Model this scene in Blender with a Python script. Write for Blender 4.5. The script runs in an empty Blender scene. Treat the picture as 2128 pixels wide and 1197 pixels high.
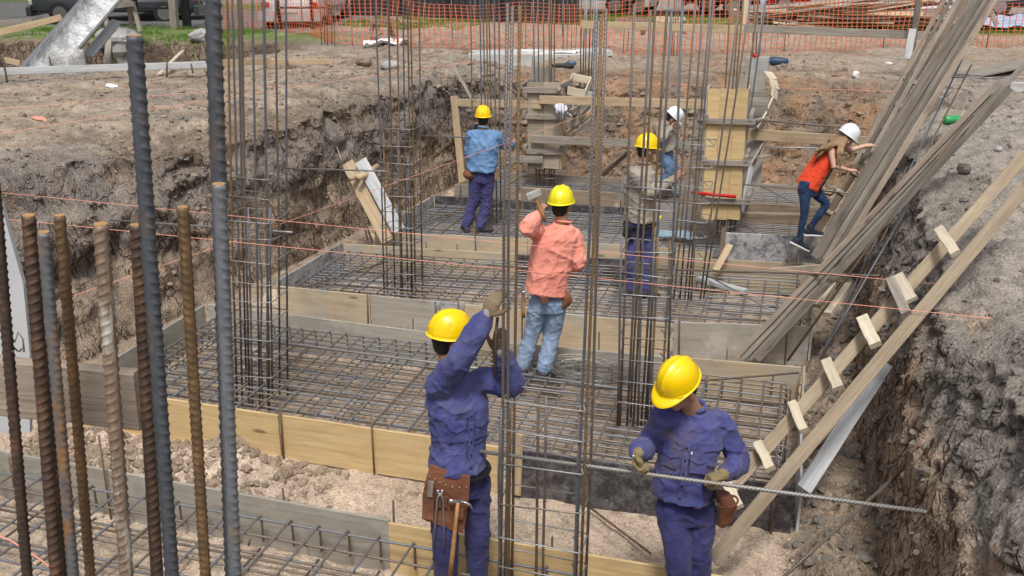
import bpy, math, random
import numpy as np
from mathutils import Vector, Matrix
random.seed(7); np.random.seed(7)
S = bpy.context.scene
COL = S.collection
R = math.radians
# ------------------------------------------------------------------ camera
EYE = 4.15
PITCH, YAW, FPX, CX, CY = R(19.7206), R(16.3399), 2010.0, 1064.0, 598.5
cam_data = bpy.data.cameras.new('camera')
cam = bpy.data.objects.new('camera', cam_data); COL.objects.link(cam)
cam.location = (0, 0, EYE); cam.rotation_euler = (math.pi/2-PITCH, 0, YAW)
cam_data.sensor_width = 36.0; cam_data.lens = FPX/2128*36.0
cam_data.clip_start = 0.05; cam_data.clip_end = 2000
cam_data.dof.use_dof = True; cam_data.dof.focus_distance = 6.5; cam_data.dof.aperture_fstop = 22
S.camera = cam
# ------------------------------------------------------------------ light
SUN_EL, SUN_AZ = 60.0, 163.0        # azimuth measured clockwise from +Y: behind the camera, a little to the right
wd = bpy.data.worlds.new('World'); S.world = wd; wd.use_nodes = True
nt = wd.node_tree; bg = nt.nodes['Background']
sk = nt.nodes.new('ShaderNodeTexSky'); sk.sky_type = 'NISHITA'; sk.sun_disc = False
sk.sun_elevation = R(SUN_EL); sk.sun_rotation = R(SUN_AZ); sk.air_density = 1.0; sk.dust_density = 6.0; sk.ozone_density = 1.0
hs = nt.nodes.new('ShaderNodeHueSaturation'); hs.inputs['Saturation'].default_value = 0.35
nt.links.new(sk.outputs[0], hs.inputs['Color']); nt.links.new(hs.outputs[0], bg.inputs[0])
bg.inputs[1].default_value = 0.075
sd = bpy.data.lights.new('sun', 'SUN'); sd.energy = 1.5; sd.angle = R(10); sd.color = (1, .96, .9)
sun = bpy.data.objects.new('sun', sd); COL.objects.link(sun)
_a, _e = R(SUN_AZ), R(SUN_EL)
sdir = Vector((math.sin(_a)*math.cos(_e), math.cos(_a)*math.cos(_e), math.sin(_e)))
sun.rotation_euler = sdir.to_track_quat('Z', 'Y').to_euler()
S.view_settings.view_transform = 'Standard'; S.view_settings.look = 'None'
S.view_settings.exposure = 0.68; S.view_settings.gamma = 1.0; S.view_settings.use_curve_mapping = False
S.cycles.max_bounces = 6; S.cycles.transparent_max_bounces = 8

# ------------------------------------------------------------------ surveying: a point of the place from where it is seen on the survey photograph
_hx = np.array((-math.sin(YAW), math.cos(YAW), 0)); _rr = np.array((math.cos(YAW), math.sin(YAW), 0))
def _ray(x, y):
    u, v = x-CX, y-CY
    fh = FPX*math.cos(PITCH)-v*math.sin(PITCH)
    d = _rr*u+_hx*fh; d[2] = -(FPX*math.sin(PITCH)+v*math.cos(PITCH)); return d
def gz(x, y, z=0.0):                       # on the level z
    d = _ray(x, y); t = (z-EYE)/d[2]; return np.array((0, 0, EYE))+d*t
def gy(x, y, Y):                           # on the upright plane Y
    d = _ray(x, y); return np.array((0, 0, EYE))+d*(Y/d[1])
def gh(x, y, h):                           # at the distance h straight ahead
    d = _ray(x, y); return np.array((0, 0, EYE))+d*(h/float(d@_hx))
def ahead(p): return float(np.array(p)@_hx)

# ------------------------------------------------------------------ numpy noise
def _hash(ix, iy, iz):
    n = (ix.astype(np.int64)*374761393+iy.astype(np.int64)*668265263+iz.astype(np.int64)*2147483647) & 0xffffffff
    n = ((n ^ (n >> 13))*1274126177) & 0xffffffff
    n = n ^ (n >> 16)
    return (n & 0xffff)/65535.0
def vnoise(x, y, z):
    x, y, z = np.broadcast_arrays(x, y, z)
    ix, iy, iz = np.floor(x), np.floor(y), np.floor(z)
    fx, fy, fz = x-ix, y-iy, z-iz
    fx = fx*fx*(3-2*fx); fy = fy*fy*(3-2*fy); fz = fz*fz*(3-2*fz)
    r = 0
    for dx in (0, 1):
        for dy in (0, 1):
            for dz in (0, 1):
                w = (fx if dx else 1-fx)*(fy if dy else 1-fy)*(fz if dz else 1-fz)
                r = r+w*_hash(ix+dx, iy+dy, iz+dz)
    return r*2-1
def fbm(x, y, z, o=4, g=.5):
    a, r, s = 1.0, 0, 1.0
    for i in range(o):
        r = r+a*vnoise(x*s+17.3*i, y*s+5.1*i, z*s+9.7*i); a *= g; s *= 2.03
    return r
def ss(a, b, x):
    t = np.clip((x-a)/(b-a), 0, 1); return t*t*(3-2*t)

# ------------------------------------------------------------------ objects
MW = {}
def tag(o, label=None, cat=None, group=None, kind=None):
    if label: o['label'] = label
    if cat: o['category'] = cat
    if group: o['group'] = group
    if kind: o['kind'] = kind
    return o
def _place(o, M, parent):
    COL.objects.link(o); MW[o.name] = M.copy()
    if parent is None:
        o.matrix_world = M
    else:
        o.parent = parent; o.matrix_parent_inverse = Matrix.Identity(4)
        o.matrix_local = MW[parent.name].inverted() @ M
def thing(name, label, cat, loc=(0, 0, 0), group=None, kind=None):
    o = bpy.data.objects.new(name, None); o.empty_display_size = .1
    _place(o, Matrix.Translation(Vector(loc)), None); return tag(o, label, cat, group, kind)
def mk(name, V, F, mat, parent=None, M=None, smooth=True, uv=None, attr=None):
    me = bpy.data.meshes.new(name)
    me.from_pydata([tuple(map(float, v)) for v in V] if not isinstance(V, np.ndarray) else V.tolist(), [], F if isinstance(F, list) else F.tolist())
    if smooth: me.polygons.foreach_set('use_smooth', [True]*len(me.polygons))
    if uv is not None:
        l = me.uv_layers.new(name='UVMap'); l.data.foreach_set('uv', np.asarray(uv, dtype=np.float32).ravel())
    if attr is not None:
        a = me.color_attributes.new('soil', 'FLOAT_COLOR', 'POINT'); a.data.foreach_set('color', np.asarray(attr, dtype=np.float32).ravel())
    me.materials.append(mat)
    o = bpy.data.objects.new(name, me)
    _place(o, M if M is not None else Matrix.Identity(4), parent); return o
def again(o, name, parent, M):             # another object that shares the mesh of o
    c = bpy.data.objects.new(name, o.data); _place(c, M, parent); return c
def axes(X, Y, Z, O):
    M = Matrix.Identity(4)
    for i, a in enumerate((X, Y, Z)):
        for j in range(3): M[j][i] = float(a[j])
    for j in range(3): M[j][3] = float(O[j])
    return M
def nrm(v):
    v = np.asarray(v, float); return v/max(1e-9, np.linalg.norm(v))
def tube_data(P, r, n=8, closed=False, cap=True):
    P = np.asarray(P, float); m = len(P)
    T = np.zeros_like(P)
    if closed: T = np.roll(P, -1, 0)-np.roll(P, 1, 0)
    else:
        T[1:-1] = P[2:]-P[:-2]; T[0] = P[1]-P[0]; T[-1] = P[-1]-P[-2]
    T /= np.maximum(1e-9, np.linalg.norm(T, axis=1))[:, None]
    a = np.array((0, 0, 1.)) if abs(T[0][2]) < .9 else np.array((1., 0, 0))
    N = nrm(np.cross(T[0], a)); Ns = [N]
    for i in range(1, m):
        N = N-T[i]*(N@T[i]); N = nrm(N); Ns.append(N)
    Ns = np.array(Ns); Bs = np.cross(T, Ns)
    rr = np.broadcast_to(np.asarray(r, float), (m,))
    th = np.arange(n)*2*math.pi/n
    V = P[:, None, :]+rr[:, None, None]*(np.cos(th)[None, :, None]*Ns[:, None, :]+np.sin(th)[None, :, None]*Bs[:, None, :])
    V = V.reshape(-1, 3); L = np.concatenate(([0], np.cumsum(np.linalg.norm(np.diff(P, axis=0), axis=1))))
    F, UV = [], []
    mm = m if closed else m-1
    for i in range(mm):
        i2 = (i+1) % m; l0 = L[i]; l1 = L[i2] if i2 else L[-1]+.1
        for j in range(n):
            j2 = (j+1) % n
            F.append([i*n+j, i*n+j2, i2*n+j2, i2*n+j])
            UV += [(j/n, l0), ((j+1)/n, l0), ((j+1)/n, l1), (j/n, l1)]
    if cap and not closed:
        F.append(list(range(n))[::-1]); UV += [(0, 0)]*n
        F.append([(m-1)*n+j for j in range(n)]); UV += [(0, 0)]*n
    return V, F, UV
def tube(name, P, r, mat, parent=None, n=8, closed=False):
    P = np.asarray(P, float); O = P[0].copy()
    V, F, UV = tube_data(P-O, r, n, closed)
    return mk(name, V, F, mat, parent, Matrix.Translation(Vector(O)), True, UV)
class Acc:                                  # joins many small shapes into one mesh
    def __init__(s): s.V, s.F, s.UV, s.n = [], [], [], 0
    def add(s, V, F, UV=None):
        s.V.append(np.asarray(V, float)); s.F += [[i+s.n for i in f] for f in F]; s.n += len(V)
        s.UV += list(UV) if UV is not None else [(0, 0)]*sum(len(f) for f in F)
    def tube(s, P, r, n=6, closed=False): s.add(*tube_data(P, r, n, closed))
    def box(s, A, B, w, t, wdir): V, F = board_data(A, B, w, t, wdir, 2, 0, 0); s.add(V, F)
    def make(s, name, mat, parent=None, smooth=False):
        V = np.concatenate(s.V); return mk(name, V, s.F, mat, parent, None, smooth, s.UV)
def _frame(A, B, wdir):
    A, B = np.asarray(A, float), np.asarray(B, float)
    L = np.linalg.norm(B-A); X = (B-A)/L
    Y = np.asarray(wdir, float); Y = nrm(Y-X*(Y@X)); Z = np.cross(X, Y)
    return A, L, X, Y, Z
def board_local(L, w, t, seg, bow, rough, ch=None, seed=0):
    rs = np.random.RandomState(seed)
    ch = ch if ch is not None else min(.004, t*.18)
    a, b = w/2, t/2
    sec = [(-a+ch, -b), (a-ch, -b), (a, -b+ch), (a, b-ch), (a-ch, b), (-a+ch, b), (-a, b-ch), (-a, -b+ch)]
    V, F = [], []
    for i in range(seg+1):
        u = i/seg; dz = bow*4*u*(1-u)*(-1)
        jy, jz = rs.normal(0, rough, 2)
        for y, z in sec: V.append((u*L, y+jy+dz*.3, z+jz+dz))
    for i in range(seg):
        for j in range(8):
            j2 = (j+1) % 8; F.append([i*8+j, (i+1)*8+j, (i+1)*8+j2, i*8+j2])
    F.append(list(range(8))); F.append([seg*8+j for j in range(8)][::-1])
    return np.array(V), F
def board_data(A, B, w, t, wdir, seg=2, bow=0, rough=0):
    A, L, X, Y, Z = _frame(A, B, wdir); V, F = board_local(L, w, t, seg, bow, rough)
    return A+V[:, :1]*X+V[:, 1:2]*Y+V[:, 2:]*Z, F
_bs = [0]
def board(name, A, B, w, t, wdir, mat, parent=None, bow=0.0, rough=0.0, seg=None):
    A, L, X, Y, Z = _frame(A, B, wdir); _bs[0] += 1
    V, F = board_local(L, w, t, seg or (6 if (bow or rough) else 1), bow, rough, None, _bs[0])
    F = [f[::-1] for f in F]
    return mk(name, V, F, mat, parent, axes(X, Y, Z, A), False)

# ------------------------------------------------------------------ materials
def newmat(name):
    m = bpy.data.materials.new(name); m.use_nodes = True; return m, m.node_tree, m.node_tree.nodes['Principled BSDF']
class G:
    def __init__(s, nt): s.nt = nt
    def n(s, t, **k):
        x = s.nt.nodes.new(t)
        for a, b in k.items(): setattr(x, a, b)
        return x
    def L(s, a, b): s.nt.links.new(a, b)
    def noise(s, vec, scale, detail=4, rough=.55, dist=0, typ=None):
        x = s.n('ShaderNodeTexNoise'); x.inputs['Scale'].default_value = scale; x.inputs['Detail'].default_value = detail
        x.inputs['Roughness'].default_value = rough; x.inputs['Distortion'].default_value = dist
        if vec is not None: s.L(vec, x.inputs['Vector'])
        return x.outputs['Fac']
    def voro(s, vec, scale, feature='F1', out='Distance', rnd=1):
        x = s.n('ShaderNodeTexVoronoi'); x.feature = feature; x.inputs['Scale'].default_value = scale; x.inputs['Randomness'].default_value = rnd
        s.L(vec, x.inputs['Vector']); return x.outputs[out]
    def mapv(s, vec, sc=(1, 1, 1), loc=(0, 0, 0), rot=(0, 0, 0)):
        x = s.n('ShaderNodeMapping'); x.inputs['Scale'].default_value = sc; x.inputs['Location'].default_value = loc; x.inputs['Rotation'].default_value = rot
        s.L(vec, x.inputs['Vector']); return x.outputs[0]
    def ramp(s, f, pts, interp='LINEAR'):
        x = s.n('ShaderNodeValToRGB'); x.color_ramp.interpolation = interp; e = x.color_ramp.elements
        while len(e) < len(pts): e.new(.5)
        for i, (p, c) in enumerate(pts):
            e[i].position = p; e[i].color = (*c, 1) if isinstance(c, tuple) else (c, c, c, 1)
        s.L(f, x.inputs[0]); return x.outputs[0]
    def mix(s, f, a, b, typ='MIX'):
        x = s.n('ShaderNodeMix', data_type='RGBA', blend_type=typ)
        for v, i in ((f, 0), (a, 6), (b, 7)):
            if isinstance(v, (int, float)): x.inputs[i].default_value = v if i == 0 else (v, v, v, 1)
            elif isinstance(v, tuple): x.inputs[i].default_value = (*v, 1)
            else: s.L(v, x.inputs[i])
        return x.outputs[2]
    def math(s, op, a, b=0.0, c=0.0, clamp=False):
        x = s.n('ShaderNodeMath', operation=op); x.use_clamp = clamp
        for v, i in ((a, 0), (b, 1), (c, 2)):
            if isinstance(v, (int, float)): x.inputs[i].default_value = v
            else: s.L(v, x.inputs[i])
        return x.outputs[0]
    def bump(s, h, strength, dist, prev=None):
        x = s.n('ShaderNodeBump'); x.inputs['Strength'].default_value = strength; x.inputs['Distance'].default_value = dist
        s.L(h, x.inputs['Height'])
        if prev is not None: s.L(prev, x.inputs['Normal'])
        return x.outputs[0]
    def obj(s, rnd=True):
        c = s.n('ShaderNodeTexCoord').outputs['Object']
        if not rnd: return c
        oi = s.n('ShaderNodeObjectInfo').outputs['Random']
        v = s.n('ShaderNodeVectorMath', operation='ADD'); s.L(c, v.inputs[0])
        k = s.n('ShaderNodeVectorMath', operation='SCALE'); k.inputs[0].default_value = (31, 17, 23); s.L(oi, k.inputs['Scale']); s.L(k.outputs[0], v.inputs[1])
        return v.outputs[0]
    def rnd(s): return s.n('ShaderNodeObjectInfo').outputs['Random']
    def pos(s): return s.n('ShaderNodeNewGeometry').outputs['Position']
def wood(name, lo, hi, rough=.8, grain=1.0, stain=(.05, .045, .04), stain_amt=.5, blotch=None):
    m, nt, b = newmat(name); g = G(nt); o = g.obj()
    w1 = g.noise(g.mapv(o, (1.6, 30, 30)), 1.0, 5, .6, .6)
    w2 = g.noise(g.mapv(o, (5, 160, 160)), 1.0, 3, .6)
    c = g.mix(g.ramp(w1, [(.3, 0.), (.7, 1.)]), lo, hi)
    c = g.mix(g.math('MULTIPLY', g.ramp(w2, [(.45, 0.), (.7, 1.)]), .35*grain), c, tuple(x*.45 for x in lo), 'MIX')
    s = g.noise(g.mapv(o, (2.2, 5, 5)), 1.0, 6, .65)
    c = g.mix(g.math('MULTIPLY', g.ramp(s, [(.5, 0.), (.72, 1.)]), stain_amt), c, stain)
    if blotch:
        s2 = g.noise(g.mapv(o, (3, 3, 3), (7, 3, 1)), 1.0, 6, .7)
        c = g.mix(g.ramp(s2, [(.52, 0.), (.66, .8)]), c, blotch)
    kn = g.voro(g.mapv(o, (1.3, 4.5, 4.5)), 1.0)
    c = g.mix(g.ramp(kn, [(.05, .8), (.11, 0.)]), c, tuple(x*.3 for x in lo))
    r = g.math('MULTIPLY_ADD', g.rnd(), .26, .88)
    c = g.mix(1.0, c, r, 'MULTIPLY')
    g.L(c, b.inputs['Base Color']); b.inputs['Roughness'].default_value = rough
    g.L(g.bump(w2, .5, .003, g.bump(w1, .4, .004)), b.inputs['Normal'])
    b.inputs['Specular IOR Level'].default_value = .25
    return m
M_PLY = wood('plywood_yellow', (.52, .37, .18), (.68, .52, .29), .7, .5, (.38, .24, .10), .4)
M_PLYT = wood('plywood_tan', (.38, .30, .20), (.50, .42, .30), .75, .5, (.25, .21, .17), .6, (.33, .33, .32))
M_PLYG = wood('plywood_grey', (.28, .26, .22), (.38, .36, .32), .7, .4, (.18, .17, .16), .6, (.42, .40, .37))
M_PINE = wood('pine_plank', (.42, .31, .19), (.58, .46, .31), .8, .8, (.22, .16, .11), .4)
M_PALE = wood('pale_block_wood', (.50, .43, .32), (.68, .61, .48), .85, .7, (.24, .19, .14), .55)
M_OLD = wood('weathered_grey_plank', (.22, .195, .165), (.38, .345, .30), .88, 1.2, (.10, .085, .07), .5)
M_GBRN = wood('worn_grey_brown_plank', (.24, .19, .15), (.38, .32, .265), .88, 1.2, (.11, .08, .06), .6)
M_RAIL = wood('worn_tan_plank', (.25, .195, .135), (.38, .31, .225), .85, 1.1, (.15, .11, .08), .5)
M_DARKW = wood('dark_weathered_plank', (.12, .105, .09), (.24, .21, .18), .88, 1.2, (.06, .05, .045), .6)
M_BRWN = wood('brown_plank', (.20, .15, .11), (.34, .27, .20), .88, 1.1, (.08, .06, .05), .5)
M_BLUEW = wood('pale_grey_board', (.42, .44, .46), (.60, .62, .63), .8, .5, (.28, .27, .26), .4)
def marbled(name, dark, light, a=.46, b_=.56, scale=9):
    m, nt, b = newmat(name); g = G(nt); o = g.obj()
    n1 = g.noise(o, scale, 8, .72, 1.5); n2 = g.noise(o, scale*.25, 3, .6)
    f = g.math('MULTIPLY_ADD', n2, .5, g.math('MULTIPLY', n1, .75)); f = g.math('SUBTRACT', f, .12)
    c = g.mix(g.ramp(f, [(a, 0.), (b_, 1.)]), dark, light)
    g.L(c, b.inputs['Base Color']); b.inputs['Roughness'].default_value = .55
    g.L(g.bump(n1, .4, .004), b.inputs['Normal']); return m
M_MARB = marbled('stained_film_plywood', (.035, .032, .038), (.20, .195, .20), .44, .70, 26)
M_MARBL = marbled('pale_stained_film_plywood', (.10, .10, .12), (.46, .45, .45), .38, .58, 22)
def steel(name, base, rust, amt=.5, rough=.5, freq=46, bump=.9, metal=.55, spec=(.3, .33, .37)):
    m, nt, b = newmat(name); g = G(nt); o = g.obj()
    n1 = g.noise(g.mapv(o, (6, 6, 3)), 1.0, 6, .7)
    f = g.math('ADD', n1, g.math('MULTIPLY_ADD', g.rnd(), .34, -.17+.3*(amt-.5)))
    c = g.mix(g.ramp(f, [(.46, 0.), (.58, 1.)]), base, rust)
    n2 = g.noise(o, 60, 3, .6)
    c = g.mix(g.ramp(n2, [(.35, .5), (.65, 0.)]), c, tuple(x*.45 for x in base))
    g.L(c, b.inputs['Base Color']); b.inputs['Roughness'].default_value = rough; b.inputs['Metallic'].default_value = metal
    if freq:
        uv = g.n('ShaderNodeTexCoord').outputs['UV']; sx = g.n('ShaderNodeSeparateXYZ'); g.L(uv, sx.inputs[0])
        tri = g.math('ABSOLUTE', g.math('SUBTRACT', g.math('FRACT', g.math('MULTIPLY', sx.outputs[0], 2.0)), .5))
        ph = g.math('ADD', g.math('MULTIPLY', sx.outputs[1], freq), g.math('MULTIPLY', tri, 1.6))
        w = g.math('ABSOLUTE', g.math('SUBTRACT', g.math('FRACT', ph), .5))
        h = g.ramp(w, [(.1, 0.), (.3, 1.)])
        nb = g.bump(h, bump, .004)
        c2 = g.mix(g.math('MULTIPLY', h, .6), c, g.mix(.6, c, tuple(min(1, x*2.8) for x in base)))
        g.L(c2, b.inputs['Base Color'])
        g.L(nb, b.inputs['Normal'])
    else: g.L(g.bump(n2, .6, .002), b.inputs['Normal'])
    return m
M_BAR = steel('ribbed_steel', (.115, .125, .145), (.20, .125, .06), .40, .5)
M_BARR = steel('rusty_ribbed_steel', (.12, .10, .08), (.27, .155, .055), .70, .7)
M_MAT = steel('mat_steel', (.27, .285, .31), (.28, .23, .18), .5, .55, 0)
M_HELD = steel('dusty_ribbed_steel', (.24, .235, .22), (.27, .20, .12), .5, .6, 46, .35)
M_TIE = steel('stirrup_steel', (.33, .34, .35), (.28, .24, .19), .35, .5, 0)
def plain(name, col, rough=.6, metal=0.0, var=.12, bump=.0, scale=8, spec=.4):
    m, nt, b = newmat(name); g = G(nt); o = g.obj()
    n = g.noise(o, scale, 5, .6)
    c = g.mix(g.ramp(n, [(.3, 0.), (.7, 1.)]), tuple(x*(1-var) for x in col), tuple(min(1, x*(1+var)) for x in col))
    g.L(c, b.inputs['Base Color']); b.inputs['Roughness'].default_value = rough; b.inputs['Metallic'].default_value = metal
    b.inputs['Specular IOR Level'].default_value = spec
    if bump: g.L(g.bump(n, bump, .01), b.inputs['Normal'])
    return m
def soil_mat(name, attr=True, col=(.3, .22, .16), crack=False):
    m, nt, b = newmat(name); g = G(nt); p = g.pos()
    if attr: base = g.n('ShaderNodeVertexColor', layer_name='soil').outputs['Color']
    else: base = g.mix(0.0, col, col)
    big = g.noise(p, 1.7, 5, .6); mid = g.noise(p, 9, 6, .68); fine = g.noise(p, 70, 4, .7)
    c = g.mix(1.0, base, g.ramp(big, [(.25, .78), (.75, 1.2)]), 'MULTIPLY')
    c = g.mix(1.0, c, g.ramp(mid, [(.28, .50), (.48, .97), (.72, 1.28)]), 'MULTIPLY')
    c = g.mix(1.0, c, g.ramp(fine, [(.32, .58), (.6, 1.16)]), 'MULTIPLY')
    v = g.voro(p, 34, 'F1', 'Distance'); vc = g.n('ShaderNodeTexVoronoi'); vc.inputs['Scale'].default_value = 34; g.L(p, vc.inputs['Vector'])
    sep = g.n('ShaderNodeSeparateColor'); g.L(vc.outputs['Color'], sep.inputs[0])
    speck = g.math('MULTIPLY', g.ramp(sep.outputs[0], [(.86, 0.), (.9, 1.)]), g.ramp(v, [(.25, 1.), (.4, 0.)]))
    c = g.mix(g.math('MULTIPLY', speck, .55), c, (.52, .47, .41))
    peb = g.ramp(v, [(.0, 1.), (.55, 0.)])
    nb = g.bump(mid, .8, .03); nb = g.bump(peb, .55, .02, nb); nb = g.bump(fine, .6, .012, nb)
    sx = g.n('ShaderNodeSeparateXYZ'); gn = g.n('ShaderNodeNewGeometry'); g.L(gn.outputs['True Normal'], sx.inputs[0])
    steep = g.ramp(sx.outputs[2], [(.35, 1.), (.7, 0.)])
    q = g.mapv(p, (3.2, 3.2, .95)); dn = g.n('ShaderNodeTexNoise'); dn.inputs['Scale'].default_value = 3; g.L(p, dn.inputs['Vector'])
    dv = g.n('ShaderNodeVectorMath', operation='ADD'); g.L(q, dv.inputs[0]); g.L(dn.outputs['Color'], dv.inputs[1])
    e = g.voro(dv.outputs[0], 3.2, 'DISTANCE_TO_EDGE')
    ck = g.math('MULTIPLY', g.math('MULTIPLY', g.ramp(e, [(.015, 1.), (.075, 0.)]), steep), g.ramp(g.noise(p, 1.3, 3), [(.36, 0.), (.48, 1.)]))
    fc = g.n('ShaderNodeTexVoronoi'); fc.inputs['Scale'].default_value = 2.3; g.L(dv.outputs[0], fc.inputs['Vector']); fs = g.n('ShaderNodeSeparateColor'); g.L(fc.outputs['Color'], fs.inputs[0])
    c = g.mix(g.math('MULTIPLY', steep, .8), c, g.mix(1.0, c, g.ramp(fs.outputs[0], [(0., .72), (1., 1.25)]), 'MULTIPLY'))
    e2 = g.voro(g.mapv(dv.outputs[0], (1.7, 1.7, .8)), 7, 'DISTANCE_TO_EDGE')
    ck = g.math('MAXIMUM', ck, g.math('MULTIPLY', g.math('MULTIPLY', g.ramp(e2, [(.01, .9), (.07, 0.)]), steep), g.ramp(g.noise(p, 2.1, 4), [(.5, 0.), (.6, 1.)])))
    c = g.mix(g.math('MULTIPLY', ck, .8), c, (.04, .03, .023))
    nb = g.bump(g.math('SUBTRACT', 1.0, ck), .8, .04, nb)
    g.L(c, b.inputs['Base Color']); b.inputs['Roughness'].default_value = .95; b.inputs['Specular IOR Level'].default_value = .15
    g.L(nb, b.inputs['Normal']); return m
M_SOIL = soil_mat('soil')
M_ROCK = plain('clod', (.28, .22, .165), .95, 0, .35, 1.0, 38, .15)
M_ROCKG = plain('gravel_stone', (.50, .40, .315), .95, 0, .3, .5, 30, .15)
M_ROCKD = plain('dark_clod', (.19, .17, .148), .95, 0, .35, 1.0, 38, .15)
M_GRASS = plain('grass_blade', (.11, .20, .035), .8, 0, .4, 0, 3, .2)
M_CONC = plain('concrete', (.36, .36, .35), .9, 0, .22, .5, 9, .2)
M_WHITE = plain('white_paper', (.75, .75, .74), .7, 0, .1, .2, 6)
M_STRING = plain('pink_string', (.85, .36, .27), .7, 0, .05)
M_BLACK = plain('black_paint', (.012, .012, .013), .5, 0, .2)
# ================================================================== the ground and the pit
def build_terrain():
    base = [(-7.1, 2.2, 'm'), (-6.95, 5, 'm'), (-6.82, 8.1, 'm'), (-6.58, 9.4, 'm'), (-6.34, 11, 'l'), (-6.12, 13, 'l'), (-5.8, 15.4, 'v'), (-5.45, 16.15, 'v'), (-4.5, 16.35, 'b'), (-3, 16.5, 'b'),
            (-1, 16.7, 'c'), (.3, 16.8, 'c'), (1.0, 16.5, 'c'), (1.02, 15.5, 'c'), (1.0, 14, 'r'), (.96, 12, 'r'), (.84, 10.5, 'r'), (.76, 8.3, 'r'), (.82, 6.15, 'r'), (.9, 4, 'r'), (.85, 2.3, 'r'), (.4, 1.95, 'n'), (-3, 1.9, 'n'), (-6.7, 1.95, 'n')]
    P = np.array([(a, b) for a, b, _ in base]); m = len(P)
    # outline points: 3..6 cm apart in view
    pts, wt = [], []
    ty = {'l': 0, 'b': 1, 'r': 2, 'n': 0, 'c': 3, 'm': 4, 'v': 5}
    for i in range(m):
        a, b = P[i], P[(i+1) % m]; L = np.linalg.norm(b-a)
        step = .30 if (base[i][2] == 'n' or (i == 0)) else (.04 if base[i][2] in 'r' else .055)
        k = max(2, int(L/step))
        for j in range(k):
            t = j/k; pts.append(a*(1-t)+b*t); w = np.zeros(6); w[ty[base[i][2]]] += 1-t; w[ty[base[(i+1) % m][2]]] += t; wt.append(w)
    pts, wt = np.array(pts), np.array(wt)
    # smooth
    for _ in range(10): pts = (np.roll(pts, 1, 0)+np.roll(pts, -1, 0)+2*pts)/4
    T = np.roll(pts, -1, 0)-np.roll(pts, 1, 0); T /= np.linalg.norm(T, axis=1)[:, None]
    N = np.stack([-T[:, 1], T[:, 0]], 1)
    for _ in range(30): N = (np.roll(N, 1, 0)+np.roll(N, -1, 0)+N)/3; N /= np.linalg.norm(N, axis=1)[:, None]
    # extra columns at corners
    keep_p, keep_n, keep_w = [], [], []
    n = len(pts)
    for i in range(n):
        j = (i+1) % n; ang = math.acos(max(-1, min(1, float(N[i]@N[j])))); k = max(1, int(ang/.012))
        for q in range(k):
            t = q/k; keep_p.append(pts[i]*(1-t)+pts[j]*t); nn = N[i]*(1-t)+N[j]*t; keep_n.append(nn/np.linalg.norm(nn)); keep_w.append(wt[i]*(1-t)+wt[j]*t)
    pts, N, wt = np.array(keep_p), np.array(keep_n), np.array(keep_w)
    prof = np.array([
        [(-.5, -.05), (0, .04), (.09, .5), (.13, .95), (.21, 1.42), (.42, 1.78), (.95, 1.93), (2.6, 1.97), (16, 1.93), (400, 1.95)],
        [(-.5, -.05), (0, .04), (.30, .45), (.55, .85), (.8, 1.25), (1.05, 1.62), (1.35, 1.82), (2.4, 1.9), (16, 1.93), (400, 1.95)],
        [(-.5, -.05), (0, .10), (.05, .6), (.10, 1.1), (.19, 1.50), (.34, 1.77), (.7, 1.90), (1.6, 1.92), (16, 1.95), (400, 1.95)],
        [(-.5, -.05), (0, .05), (.35, .48), (.65, .95), (.95, 1.40), (1.25, 1.72), (1.6, 1.88), (3.2, 1.90), (16, 1.93), (400, 1.95)],
        [(-.5, -.05), (0, .04), (.18, .5), (.30, .95), (.50, 1.42), (.80, 1.78), (1.35, 1.92), (2.8, 1.97), (16, 1.93), (400, 1.95)],
        [(-.5, -.05), (0, .04), (.08, .55), (.10, 1.0), (.14, 1.52), (.24, 1.82), (.6, 1.92), (2.2, 1.95), (16, 1.93), (400, 1.95)]])
    cnt = [8, 16, 16, 14, 12, 16, 20, 130, 30]
    rows = []
    for k, c in enumerate(cnt):
        for q in range(c):
            t = q/c
            if k == 8: t = (math.exp(t*4.2)-1)/(math.exp(4.2)-1)
            rows.append(prof[:, k]*(1-t)+prof[:, k+1]*t)
    rows.append(prof[:, 9]); rows = np.array(rows)             # K,4,2
    OZ = np.einsum('ct,ktq->ckq', wt/wt.sum(1)[:, None], rows)  # C,K,2
    C, K = OZ.shape[:2]
    off, z = OZ[..., 0], OZ[..., 1]
    X = pts[:, None, 0]+N[:, None, 0]*off; Y = pts[:, None, 1]+N[:, None, 1]*off
    # how wall-like
    dz = np.gradient(z, axis=1); do = np.gradient(off, axis=1); steep = np.clip(dz/np.sqrt(dz*dz+do*do+1e-12), 0, 1)
    near = np.exp(-np.maximum(0, off-2)/12)
    wl, wb, wr = wt[:, 0:1]+wt[:, 4:5]+wt[:, 5:6], wt[:, 1:2]+wt[:, 3:4], wt[:, 2:3]
    amp = np.clip(off*3+.25, 0, 1)*np.clip((z+.05)*4, 0, 1)
    big = fbm(X*.9, Y*.9, z*1.1, 3); mid = fbm(X*3.1, Y*3.1, z*2.6, 4); fin = fbm(X*11, Y*11, z*10, 3)
    bil = np.abs(fbm(X*5, Y*5, z*5, 3)); rid = np.exp(-(vnoise(X*3.3, Y*3.3, z*.55)/.10)**2)*np.clip(vnoise(X*.8+9, Y*.8, z*.9)+.35, 0, 1)
    hor = .10*big+.055*mid+.022*fin+.07*(bil-.3)
    layer = .05*np.sin(z*9+3*big)*wl+.05*(np.abs(vnoise(X*.7, Y*.7, z*3.2))-.3)*wl
    hole = np.exp(-(vnoise(X*1.4+4, Y*1.4, z*1.4)-.62)**2/.02)*(vnoise(X*1.4+4, Y*1.4, z*1.4) > .35)
    d = (hor+layer+.10*rid*(wl+wr)+.14*hole*(wl+.8*wr)+.06*(bil-.2)*wr)*steep*amp
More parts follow.
